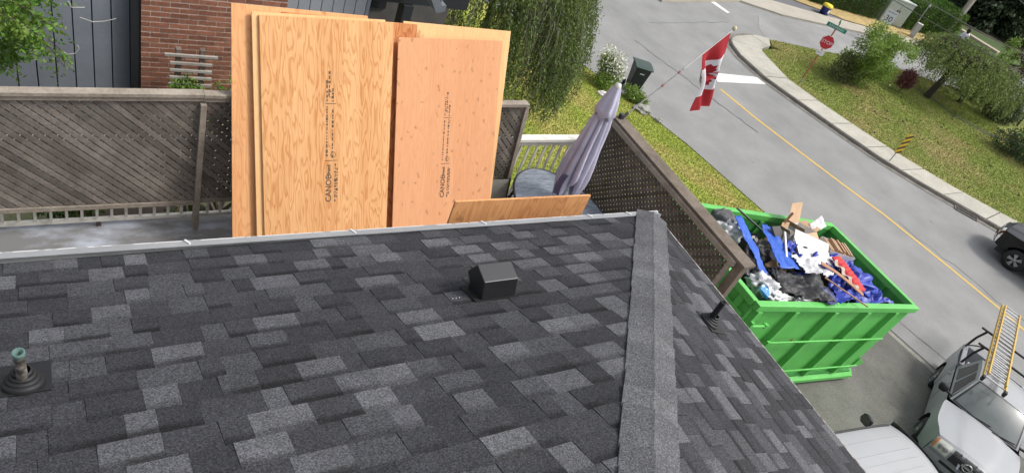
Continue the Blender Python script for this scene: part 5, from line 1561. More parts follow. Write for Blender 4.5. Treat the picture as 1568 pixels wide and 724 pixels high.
# overhead cables
def cable(label, a, b, sag, r):
    t = thing('power_cable', label, 'cable', a)
    a, b = Vector(a), Vector(b)
    pts = [a.lerp(b, i / 24) - Vector((0, 0, sag * 4 * (i / 24) * (1 - i / 24))) - a for i in range(25)]
    mb = MB(); mb.tube(pts, r, 6); mb.build('wire', M_black, t)
def at(px, py, dist):
    d = (CR @ Vector(((px - 784), -(py - 362), -1076.9))).normalized()
    return tuple(round(c, 2) for c in (CAM + d * dist))
cable('lower black overhead cable crossing in front of the square hedge and the pale kerb', at(1300, -40, 27), at(1640, 152, 30), .05, .012)
cable('upper black overhead cable passing the utility pole across the dark conifers', at(1360, -34, 27), at(1650, 122, 32), .12, .012)
cable('thin grey overhead cable high in the top right corner', at(1520, -40, 30), at(1640, 60, 33), .1, .012)
# pale kerb wall and curved white kerb of the side street
kw = thing('low_kerb_wall', 'long low beige kerb wall running along the green strip beyond the square hedge', 'kerb', (49.5, 21, -6.95))
mb = MB(); mb.bar((.9, 2.1, .1), (1.4, -1.6, .1), .5, .3); mb.build('wall', mat('beige kerb', (.42, .36, .27), .9, .1, 3), kw, bevel=.03)
ck = thing('curved_kerb', 'curved white kerb edging the brownish pavement among the willow tops', 'kerb', (43.0, 18.2, -6.95))
mb = MB(); mb.tube([(-.8, 1.2, .1), (-.5, .6, .1), (.1, .35, .1), (.7, .2, .1), (1.1, -.3, .1), (1.2, -1.0, .1)], .09, 6); mb.build('kerb', mat('white kerb', (.6, .58, .5), .8), ck)
flat('brown_pavement', [(42.2, 19.4), (43, 18.6), (44.5, 18.6), (46.2, 19.1), (45.5, 20), (43.6, 20.2)], -6.985, mat('brown pavement', (.24, .2, .165), .9, .1, 2, coord='world'))
# ------------------------------------------------------------------ green waste container
DA = Vector((4.966, 1.005, -3.229)); D1 = Vector((.987, -.044, -.157)).normalized(); D3 = Vector((.157, .016, .987)); D3 = (D3 - D1 * D3.dot(D1)).normalized(); D2 = D3.cross(D1)
DL, DW, DH = 5.46, 2.536, 2.178
MD = basis(D1, D2, D3, DA)
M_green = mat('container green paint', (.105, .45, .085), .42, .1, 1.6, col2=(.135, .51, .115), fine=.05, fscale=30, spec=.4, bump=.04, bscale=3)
stain(M_green, (.2, .1, .04), 5, .7, .74, .8, None, 1)
stain(M_green, (.2, .55, .2), 1.1, .56, .7, .4, (1, 1, .5), 2)
stain(M_green, (.05, .25, .05), 2.2, .62, .72, .5, (1, 1, .35), 3)
M_green_in = mat('darker green inside', (.03, .2, .04), .6, .2, 2, col2=(.06, .29, .06), fine=.15, fscale=12)  # inner faces get a darker green than the outside
dm = thing('waste_container', 'large bright green open steel waste container on the driveway, heaped with rubbish', 'dumpster', DA, MD.to_3x3())
def dbox(name, a, b, m=M_green, bevel=.006, parent=dm):
    mb = MB(); mb.box(a, b); return mb.build(name, m, parent, bevel=bevel)
t = .05
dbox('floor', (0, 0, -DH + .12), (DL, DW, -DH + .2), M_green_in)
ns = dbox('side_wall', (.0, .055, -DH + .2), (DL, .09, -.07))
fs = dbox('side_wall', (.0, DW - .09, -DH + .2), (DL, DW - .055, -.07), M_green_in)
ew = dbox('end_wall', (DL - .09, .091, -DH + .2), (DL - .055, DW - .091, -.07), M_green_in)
dw = dbox('door', (.03, .091, -DH + .2), (.07, DW - .091, -.07))
# rim: square tube all round, mitred by butting ends
dbox('rim', (0.0, -.03, -.13), (DL, .1, 0), bevel=.015)
dbox('rim', (0.0, DW - .1, -.131), (DL, DW + .03, -.001), bevel=.015)
dbox('rim', (-.03, .101, -.132), (.1, DW - .101, -.002), bevel=.015)
dbox('rim', (DL - .1, .101, -.132), (DL + .03, DW - .101, -.002), bevel=.015)
# ribs outside and inside face plates
for k, u in enumerate((.15, 1.2, 2.45, 3.62, 4.72)):
    mb = MB()
    w = .075
    mb.prism([(u - w, .055, -DH + .2), (u - w * .75, -.04, -DH + .2), (u + w * .75, -.04, -DH + .2), (u + w, .055, -DH + .2)], (0, 0, DH - .335))
    mb.build('rib', M_green, ns, fixn=True, bevel=.005)
for u in (.6, 1.7, 2.8, 3.9, 5.0):
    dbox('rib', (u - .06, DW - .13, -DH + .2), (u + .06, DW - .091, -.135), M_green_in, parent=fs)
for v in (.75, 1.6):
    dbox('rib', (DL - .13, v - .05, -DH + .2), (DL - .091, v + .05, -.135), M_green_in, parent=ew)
for v in (.3, 1.25, 2.2):
    dbox('rib', (-.03, v - .05, -DH + .2), (.029, v + .05, -.135), M_green, parent=dw)
for z in (-.35, -1.0, -1.7): dbox('cross_rail', (-.045, .1, z - .04), (-.031, DW - .1, z + .04), M_green, parent=dw)
# tie rods along the near side
for (u0, u1, z) in ((1.1, DL - .35, -.86), (1.6, DL - .2, -1.72)):
    mb = MB(); mb.tube([(u0, -.065, z), (u1, -.065, z)], .018, 8); mb.build('tie_rod', M_green, ns)
    dbox('tie_bracket', (u0 - .03, -.085, z - .03), (u0 + .05, -.035, z + .03), parent=ns, bevel=.003)
# sill ledges at foot, end ledges
mb = MB(); mb.prism([(0, .054, -DH + .2), (0, -.07, -DH + .1), (0, -.07, -DH + .02), (0, .054, -DH + .02)], (DL + .1, 0, 0)); mb.build('sill', M_green, dm, fixn=True, bevel=.006)
mb = MB(); mb.prism([(DL - .054, .02, -DH * .74), (DL + .26, .02, -DH * .80), (DL + .26, .02, -DH * .85), (DL - .054, .02, -DH * .85)], (0, .6, 0)); mb.build('end_ledge', M_green, dm, fixn=True, bevel=.006)
for v in (.55, DW - .75): dbox('skid_rail', (0.1, v, -DH - .12), (DL, v + .2, -DH + .119), M_green, .01)
for u in (.3, DL - .3):
    for v in (.18, DW - .18):
        mb = MB(); mb.lathe([(0, -.07), (.1, -.07), (.11, -.04), (.11, .04), (.1, .07), (0, .07)], 16, Matrix.Translation((u, v, -DH - .06)) @ Matrix.Rotation(R_(90), 4, 'X')); mb.build('roller', M_alu, dm)
# door latch with handle, hinges
mb = MB(); mb.tube([(.12, -.07, -.42), (.62, -.07, -.42)], .025, 8); mb.box((.1, -.09, -.5), (.16, -.03, -.34)); lt_ = mb.build('latch', M_green, dm)
mb = MB(); mb.box((.5, -.1, -.46), (.58, -.03, -.38)); mb.build('latch_hook', M_green, lt_)
for z in (-.7, -1.3, -1.9):
    mb = MB(); mb.tube([(-.02, -.04, z - .08), (-.02, -.04, z + .08)], .035, 8); mb.build('hinge', M_green, dw)
mb = MB(); mb.lathe([(0, .003), (.03, .002), (.035, 0)], 8, Matrix.Translation((2.05, .05, -.95)) @ Matrix.Rotation(R_(90), 4, 'X')); mb.build('rust_spot', mat('rust', (.2, .07, .03), .9, .3, 40), ns)

def TD(u, v, h=0): return MD @ Vector((u, v, h))
def crumple(name, label, cat, u, v, h, r, m, seed, amp=.22, freq=2.2, sub=4, rot=0, group=None, flat_=1):
    """crumpled bag or heap of cloth"""
    bm = bmesh.new(); bmesh.ops.create_icosphere(bm, subdivisions=sub, radius=1)
    from mathutils import noise
    o = Vector((seed * 7.3, seed * 3.1, seed))
    for q in bm.verts:
        c = q.co.copy()
        n1 = noise.noise(c * freq + o); n2 = abs(noise.noise(c * freq * 2.3 + o)); n3 = abs(noise.noise(c * freq * 5 + o))
        f = 1 + amp * n1 * 1.5 - amp * n2 * 1.3 - amp * .8 * n3 - amp * .4 * abs(noise.noise(c * freq * 10 + o))
        q.co = Vector((c.x * r[0], c.y * r[1], c.z * r[2])) * f
    me = bpy.data.meshes.new(name); bm.to_mesh(me); bm.free(); me.materials.append(m)
    me.polygons.foreach_set('use_smooth', [True] * len(me.polygons))
    o_ = link(name, me)
    o_.matrix_world = MD @ Matrix.Translation((u, v, h)) @ Matrix.Rotation(rot, 4, 'Z')
    return tag(o_, label, cat, group)
def cloth(name, label, cat, pts, m, amp=.05, freq=5, nu=28, nv=28, seed=0, th=.006):
    """crumpled sheet spanning a quad of (u, v, h) corners a b c d"""
    from mathutils import noise
    a, b, c, d = [Vector(p) for p in pts]
    ctr = (a + b + c + d) / 4
    mb = MB()
    def f(s, t):
        p = a.lerp(b, s).lerp(d.lerp(c, s), t)
        q = Vector((p.x * freq + seed * 3, p.y * freq, seed))
        k = noise.noise(q) * amp * 1.2 + abs(noise.noise(q * 2.1)) * amp * 1.3 + abs(noise.noise(q * 4.7)) * amp * .8 + abs(noise.noise(q * 9.3)) * amp * .35
        return p + Vector((noise.noise(q * 1.3 + Vector((5, 0, 0))) * amp, noise.noise(q * 1.3 + Vector((0, 7, 0))) * amp, k)) - ctr
    mb.patch(f, nu, nv)
    me = mb.mesh(name, m)
    o_ = link(name, me)
    o_.matrix_world = MD @ Matrix.Translation(ctr)
    md = o_.modifiers.new('thickness', 'SOLIDIFY'); md.thickness = th
    return tag(o_, label, cat)
def rod(name, label, cat, p, q, w, h, m, tube=False, bend=0):
    p, q = Vector(p), Vector(q); c = (p + q) / 2
    mb = MB()
    if tube: mb.tube([p - c, (p + q) / 2 - c + Vector((0, 0, bend)), q - c], w, 8)
    elif bend:
        n = 8
        pts = [p.lerp(q, i / n) - c + Vector((0, bend * math.sin(math.pi * i / n), bend * .5 * math.sin(math.pi * i / n))) for i in range(n + 1)]
        for i in range(n): mb.bar(pts[i], pts[i + 1], w, h, ext=.003)
    else: mb.bar(p - c, q - c, w, h)
    o_ = link(name, mb.mesh(name, m)); o_.matrix_world = MD @ Matrix.Translation(c)
    return tag(o_, label, cat)
M_blackbag = mat('black plastic sheeting', (.018, .018, .02), .5, .3, 3, spec=.35)
M_whitebag = mat('white plastic bag', (.66, .66, .68), .4, .1, 4, spec=.5, trans=.1)
M_blue = mat('blue tarpaulin', (.015, .035, .32), .42, .2, 4, col2=(.03, .06, .42), spec=.5)
M_brightblue = mat('bright blue sheet', (.02, .10, .50), .5, .1, 4)
M_card = mat('brown cardboard', (.46, .3, .18), .85, .12, 4, col2=(.56, .39, .25))
M_paper = mat('white printed card', (.62, .61, .60), .75, .08, 6, fine=.1, fscale=40)
M_greyfab = mat('grey fabric', (.12, .12, .125), .9, .3, 6)
M_plank = mat('reddish plank', (.38, .2, .11), .7, .2, 5, stretch=(1, 6, 6))
M_redq = mat('red quilted fabric', (.55, .025, .025), .7, .1, 8)
# mound of mixed rubble below everything
from mathutils import noise as _ns
mb = MB()
def mound(s, t_):
    u, v = .1 + s * (DL - .22), .1 + t_ * (DW - .22)
    q = Vector((u * 2.2, v * 2.2, 3))
    h = -.62 + .32 * math.sin(math.pi * min(1, s * 1.15)) * math.sin(math.pi * t_) + .14 * _ns.noise(q) + .1 * abs(_ns.noise(q * 2.7)) - .35 * max(0, s - .74) / .26
    return (u, v, h)
mb.patch(mound, 70, 40, smooth=False)
ml = link('rubble', mb.mesh('rubble', mat('mixed rubble', (.03, .03, .032), .8, .3, 6, col2=(.1, .095, .09), c2amt=(.45, .6))))
ml.matrix_world = MD; tag(ml, kind='stuff')
# loose scraps: too small and too many to tell apart
for m_, n_ in ((M_whitebag, 60), (M_paper, 40), (M_card, 40), (M_blackbag, 50), (M_greyfab, 40), (M_blue, 22)):
    mb = MB()
    for _ in range(n_):
        s_, q_ = rnd.uniform(.04, .86), rnd.uniform(.05, .95)
        c = Vector(mound(s_, q_)) + Vector((0, 0, .05 + .06 * rnd.random()))
        ax = Vector((rnd.gauss(0, 1), rnd.gauss(0, 1), rnd.gauss(0, .35))).normalized(); ay = ax.orthogonal().normalized()
        a_, b_ = rnd.uniform(.05, .17), rnd.uniform(.03, .1)
        P_ = []
        for i_ in range(4):
            for j_ in range(4):
                P_.append(c + ax * a_ * (i_ / 1.5 - 1) + ay * b_ * (j_ / 1.5 - 1) + Vector((0, 0, rnd.uniform(-.03, .04))))
        mb.add(P_, [(4 * i_ + j_, 4 * i_ + j_ + 1, 4 * i_ + j_ + 5, 4 * i_ + j_ + 4) for i_ in range(3) for j_ in range(3)])
    o_ = link('scraps', mb.mesh('scraps', m_)); o_.matrix_world = MD; tag(o_, kind='stuff')
crumple('grey_blanket', 'dark grey rolled blanket on top of the bag at the far left container corner', 'blanket', 1.12, 2.14, .0, (.3, .22, .2), M_greyfab, 1, .15)
crumple('plastic_bag', 'white crumpled bag at the far left container corner below the rolled blanket', 'plastic bag', 1.12, 1.86, -.08, (.38, .3, .24), M_whitebag, 2, .3, 2.5)
crumple('rubbish_bag', 'big shiny black rubbish bag between the two blue strips', 'rubbish bag', 1.4, 1.42, -.14, (.36, .34, .26), M_blackbag, 3, .25)
crumple('rubbish_bag', 'black rubbish bag against the near left corner of the container by the fence end', 'rubbish bag', .75, .95, -.3, (.4, .4, .25), M_blackbag, 4, .3)
crumple('rubbish_bag', 'small black bag in the middle of the heap left of the white box lids', 'rubbish bag', 2.45, 1.3, -.1, (.2, .16, .14), M_blackbag, 5, .35, 3)
cloth('blue_strip', 'long bright blue strip of sheeting running down the left of the heap', 'plastic sheet', [(1.05, 1.95, .22), (1.28, 1.98, .22), (1.0, .72, -.02), (.8, .66, -.02)], M_brightblue, .03, 3, 10, 24, 1)
cloth('blue_sheet', 'bright blue folded sheet widening downwards beside the black bag', 'plastic sheet', [(1.95, 1.95, .13), (2.18, 1.9, .13), (1.95, .78, .1), (1.3, .78, .1)], M_brightblue, .03, 3, 16, 24, 2)
cloth('blue_cloth', 'small dark blue crumpled cloth left of the white box lids', 'cloth', [(2.2, 1.5, .1), (2.55, 1.48, .1), (2.4, 1.15, .06), (2.05, 1.18, .06)], M_blue, .08, 5, 18, 18, 3)
rod('metal_pole', 'thin dark metal pole sticking out of the far left of the heap', 'pole', (1.62, 2.36, .14), (2.2, 1.9, -.02), .02, .02, mat('dark green metal', (.04, .05, .045), .4, .2, 9, metal=.4), True)
rod('wooden_stake', 'thin upright wooden stake against the far wall behind the grey board', 'stake', (2.62, 1.95, -.3), (2.75, 2.02, .45), .05, .03, M_plank)
rod('white_batten', 'narrow white wooden batten lying across the blue sheet', 'batten', (2.35, 1.68, .22), (1.75, 1.0, .12), .04, .025, M_paper)
mb = MB(); mb.box((-.16, -.2, 0), (.16, .2, .04)); g_ = mb.build('grey_board', mat('dark grey board', (.07, .065, .06), .8, .2, 4), bevel=.004); g_.matrix_world = MD @ Matrix.Translation((2.15, 1.62, .13)) @ Matrix.Rotation(.15, 4, 'Z') @ Matrix.Rotation(R_(28), 4, 'X'); tag(g_, 'small square dark grey board lying on the bright blue sheet', 'board')

def openbox(name, label, u, v, h, sx, sy, sz, rz, rx, m_out, m_in, flaps=(), ry=0, extra=None):
    t_ = thing(name, label, 'cardboard box', TD(u, v, h), (MD @ Matrix.Rotation(rz, 4, 'Z') @ Matrix.Rotation(rx, 4, 'X') @ Matrix.Rotation(ry, 4, 'Y')).to_3x3())
    e = .006
    for nm, a, b_ in (('bottom', (-sx, -sy, 0), (sx, sy, e)), ('side', (-sx, -sy, e), (-sx + e, sy, sz)), ('side', (sx - e, -sy, e), (sx, sy, sz)), ('side', (-sx + e, -sy, e), (sx - e, -sy + e, sz)), ('side', (-sx + e, sy - e, e), (sx - e, sy, sz))):
        mb = MB(); mb.box(a, b_); mb.build(nm, m_out, t_)
    for side, ang, ln in flaps:
        mb = MB()
        if side == 'x+': mb.prism([(sx, -sy, sz), (sx + ln * math.cos(ang), -sy * .95, sz + ln * math.sin(ang)), (sx + ln * math.cos(ang), sy * .95, sz + ln * math.sin(ang)), (sx, sy, sz)], (0, 0, .006))
        if side == 'x-': mb.prism([(-sx, -sy, sz), (-sx - ln * math.cos(ang), -sy * .95, sz + ln * math.sin(ang)), (-sx - ln * math.cos(ang), sy * .95, sz + ln * math.sin(ang)), (-sx, sy, sz)], (0, 0, .006))
        if side == 'y+': mb.prism([(-sx, sy, sz), (-sx * .95, sy + ln * math.cos(ang), sz + ln * math.sin(ang)), (sx * .95, sy + ln * math.cos(ang), sz + ln * math.sin(ang)), (sx, sy, sz)], (0, 0, .006))
        if side == 'y-': mb.prism([(-sx, -sy, sz), (-sx * .95, -sy - ln * math.cos(ang), sz + ln * math.sin(ang)), (sx * .95, -sy - ln * math.cos(ang), sz + ln * math.sin(ang)), (sx, -sy, sz)], (0, 0, .006))
        mb.build('flap', m_in, t_, fixn=True)
    return t_
openbox('cardboard_box', 'large open cardboard box with tall brown flap, tipped against the far wall', 3.5, 1.98, -.14, .28, .2, .26, R_(12), R_(-12), M_paper, M_card, (('y+', R_(72), .42), ('x-', R_(35), .2), ('y-', R_(-40), .16), ('x+', R_(15), .2)))
cloth('paper_sheet', 'white printed sheet with curled edge sticking up right of the tall brown flap', 'paper', [(3.85, 2.15, .12), (4.3, 2.3, .3), (4.25, 2.05, .22), (3.75, 1.9, .08)], M_paper, .03, 3, 12, 12, 4)
mb_ = openbox('carton', 'small printed white carton wedged behind the upright wooden stake', 2.78, 1.78, -.12, .16, .12, .26, R_(8), R_(-12), M_paper, M_card, (('x-', R_(40), .12), ('y+', R_(80), .12)))
fb = openbox('file_box', 'white file box with an oval hand hole, full of brown folders', 3.98, 1.45, -.1, .36, .2, .3, R_(-14), R_(6), M_paper, M_card, ())
for k in range(9):
    mb = MB(); mb.box((-.33 + .07 * k, -.17, .02), (-.33 + .07 * k + .03, .17, .31 + rnd.uniform(-.03, .05)), Matrix.Rotation(rnd.uniform(-.06, .06), 4, 'Y')); mb.build('folder', M_card, fb)
mb = MB(); mb.lathe([(0, .002), (.055, .002), (.06, 0)], 20, Matrix.Translation((0, -.2015, .19)) @ Matrix.Diagonal((1, 1, .45, 1)) @ Matrix.Rotation(R_(90), 4, 'X')); mb.build('hand_hole', M_black, fb)
bl_ = thing('box_lid', 'flattened white box lid with hand hole lying in the centre of the heap', 'box lid', TD(2.95, 1.22, .1), (MD @ Matrix.Rotation(R_(-25), 4, 'Z') @ Matrix.Rotation(R_(12), 4, 'X')).to_3x3())
mb = MB(); mb.box((-.42, -.26, 0), (.42, .26, .012)); mb.build('panel', M_paper, bl_)
mb = MB(); mb.prism([(-.42, .26, 0), (-.42, .42, .08), (.42, .42, .08), (.42, .26, 0)], (0, 0, .008)); mb.build('flap', M_paper, bl_, fixn=True)
mb = MB(); mb.prism([(-.42, -.26, 0), (-.55, -.24, .1), (-.55, .24, .1), (-.42, .26, 0)], (0, 0, .008)); fl_ = mb.build('flap', M_paper, bl_, fixn=True)
mb = MB(); mb.lathe([(0, .002), (.055, .002), (.06, 0)], 20, Matrix.Translation((-.2, .1, .0125)) @ Matrix.Rotation(.4, 4, 'Z') @ Matrix.Diagonal((1.2, .5, 1, 1))); mb.build('hand_hole', M_black, bl_)
b2_ = thing('box_lid', 'small white box panel with two hand holes beside the red quilted piece', 'box lid', TD(3.38, 1.02, .06), (MD @ Matrix.Rotation(R_(15), 4, 'Z') @ Matrix.Rotation(R_(14), 4, 'X')).to_3x3())
mb = MB(); mb.box((-.24, -.16, 0), (.24, .16, .012)); mb.build('panel', M_paper, b2_)
for q in (-.12, .12):
    mb = MB(); mb.lathe([(0, .002), (.035, .002), (.04, 0)], 16, Matrix.Translation((q, .02, .0125)) @ Matrix.Diagonal((1.2, .5, 1, 1))); mb.build('hand_hole', M_black, b2_)
cloth('white_plastic', 'crumpled white plastic sheet above the long black plastic in the heap', 'plastic sheet', [(1.95, 1.08, .1), (2.95, 1.08, .12), (2.75, .6, .1), (1.95, .68, .1)], M_whitebag, .07, 4, 24, 24, 6)
cloth('black_plastic', 'long folded black plastic sheet draped over the near rim of the container', 'plastic sheet', [(1.15, .78, .02), (2.3, .6, .1), (2.2, -.0, .03), (.95, .3, -.06)], M_blackbag, .07, 2.2, 36, 30, 7)
cloth('blue_flap', 'dark blue flap hanging over the near rim at the end of the black plastic', 'plastic sheet', [(1.95, .3, .1), (2.3, .3, .1), (2.28, -.02, .03), (1.97, -.02, .03)], mat('navy sheet', (.012, .02, .12), .5, .2, 4), .03, 4, 14, 14, 8)
crumple('plastic_bag', 'crumpled white bag near the left end of the near rim', 'plastic bag', .72, .55, -.08, (.3, .26, .2), M_whitebag, 8, .4, 2.5)
crumple('plastic_bag', 'flat crumpled white bag lying along the near rim', 'plastic bag', .92, .3, -.12, (.34, .16, .12), M_whitebag, 9, .4, 3)
crumple('plastic_bag', 'thin white bag tucked between near rim and black plastic', 'plastic bag', 1.6, .2, -.1, (.32, .11, .1), M_whitebag, 10, .4, 3)
mb = MB(); mb.box((-.14, -.1, 0), (.14, .1, .07)); g_ = mb.build('blue_packet', mat('blue white packet', (.05, .25, .55), .4, .2, 9, col2=(.6, .65, .7), c2amt=(.5, .56)), bevel=.02); g_.matrix_world = MD @ Matrix.Translation((.48, .32, -.04)) @ Matrix.Rotation(.5, 4, 'Z') @ Matrix.Rotation(.2, 4, 'X'); tag(g_, 'small blue and white packet at the near left corner of the heap', 'packet')
openbox('small_carton', 'small beige carton beside the near rim under the black plastic', 2.0, .3, -.14, .14, .1, .12, .3, 0, M_card, M_card, (('x+', .5, .08),))
cloth('blue_tarp', 'large crumpled royal blue tarpaulin filling the right part of the container', 'tarpaulin', [(2.9, 1.2, -.02), (4.25, 1.35, -.08), (4.95, .16, -.3), (2.45, .12, -.05)], M_blue, .17, 2.6, 48, 40, 11)
crumple('blue_tarp_bundle', 'crumpled bundle of the blue tarpaulin right of the red quilted piece', 'tarpaulin', 3.95, .72, -.05, (.55, .42, .22), M_blue, 12, .35, 2.6)
rq = thing('red_cushion', 'bright red quilted cushion piece lying on the blue tarpaulin', 'cushion', TD(3.5, .72, .14), (MD @ Matrix.Rotation(R_(8), 4, 'Z') @ Matrix.Rotation(R_(10), 4, 'X')).to_3x3())
mb = MB(); mb.patch(lambda s, q: (-.16 + .32 * s, -.4 + .8 * q, .07 * (math.sin(s * 3.14) ** .5 * math.sin(q * 3.14) ** .3) * (.75 + .25 * abs(math.sin(q * 28)))), 14, 60); mb.box((-.16, -.4, -.02), (.16, .4, .0)); mb.build('cover', M_redq, rq)
mb = MB(); mb.patch(lambda s, q: (-.30 + .14 * s, -.36 + .66 * q, .03 + .03 * math.sin(q * 20)), 4, 30); mb.build('lining', mat('clear beige lining', (.4, .34, .28), .5, .2, 6), rq)
rod('plank', 'long curved reddish wooden plank lying over the blue tarpaulin', 'plank', (2.75, .92, .17), (3.35, .2, .1), .13, .02, M_plank, False, .05)
rod('wooden_stick', 'thin wooden stick poking over the near rim beside the curved plank', 'stick', (2.4, .55, .16), (3.1, -.1, .1), .03, .02, M_plank)
cloth('cardboard_sheet', 'loose beige cardboard sheet behind the red quilted piece', 'cardboard', [(3.5, 1.35, .06), (3.95, 1.3, .08), (3.9, 1.1, .05), (3.45, 1.16, .04)], M_card, .02, 3, 10, 10, 13, .008)
rod('wood_offcut', 'short grey wood offcut at the right end of the heap', 'wood offcut', (4.6, .42, -.15), (4.62, .14, -.12), .1, .06, M_wood_dark)
rod('dark_block', 'dark block in the right corner of the heap beside the grey offcut', 'block', (4.9, .42, -.22), (4.92, .2, -.2), .2, .12, M_greyfab)

# ------------------------------------------------------------------ vehicles
M_silver = mat('silver car paint', (.305, .315, .33), .38, .03, 2, metal=.0, spec=.4, coat=.15)
M_silver2 = mat('silver grey van paint', (.33, .34, .35), .4, .03, 2, metal=.0, spec=.35, coat=.1)
M_carblack = mat('black car paint', (.008, .008, .010), .3, .1, 3, spec=.35)
M_wind = mat('car window glass', (.014, .017, .018), .1, .1, 2, spec=.12)
M_wind2 = mat('windshield glass', (.12, .135, .132), .1, .3, 1.2, col2=(.2, .215, .21), spec=.7)
M_chrome = mat('chrome', (.42, .42, .43), .25, .05, 4, metal=.9)
M_lens = mat('headlight lens', (.42, .42, .36), .12, .3, 18, col2=(.62, .62, .56), spec=.8)
M_amber = mat('amber lens', (.6, .18, .03), .3, .1, 6)
M_trim = mat('black rubber trim', (.015, .015, .016), .6, .1, 8)
M_rim = mat('alloy rim', (.35, .35, .36), .35, .1, 6, metal=.6)

def wheel(root, x, y, r, side, spokes=5):
    w = thing('wheel', None, None)
    w.parent = root; w.location = (x, y, r)
    B = Matrix.Rotation(R_(90), 4, 'X')
    mb = MB(); mb.lathe([(r * .58, -.11), (r * .9, -.115), (r * .985, -.09), (r, -.04), (r, .04), (r * .985, .09), (r * .9, .115), (r * .58, .11)], 28, B); mb.build('tyre', M_rubber, w)
    mb = MB(); mb.lathe([(r * .6, .11), (r * .6, .085), (r * .55, .05), (r * .12, .045), (0, .05)] if side < 0 else [(r * .6, -.11), (r * .6, -.085), (r * .55, -.05), (r * .12, -.045), (0, -.05)], 28, B); mb.build('wheel_well', M_trim, w)
    mb = MB()
    yy = -.085 if side < 0 else .085
    for k in range(spokes):
        a = 2 * math.pi * k / spokes
        for da in (-.16, .16):
            mb.bar((r * .1 * math.cos(a), yy, r * .1 * math.sin(a)), (r * .57 * math.cos(a + da), yy * 1.05, r * .57 * math.sin(a + da)), r * .13, .03, up=(0, 1, 0))
    mb.lathe([(r * .57, -.015), (r * .61, -.015), (r * .61, .015), (r * .57, .015), (r * .57, -.015)], 28, Matrix.Translation((0, yy * 1.1, 0)) @ B)
    mb.lathe([(0, -.03), (r * .16, -.02), (r * .16, .02), (0, .03)], 14, Matrix.Translation((0, yy, 0)) @ B)
    mb.build('rim', M_rim, w)
    return w

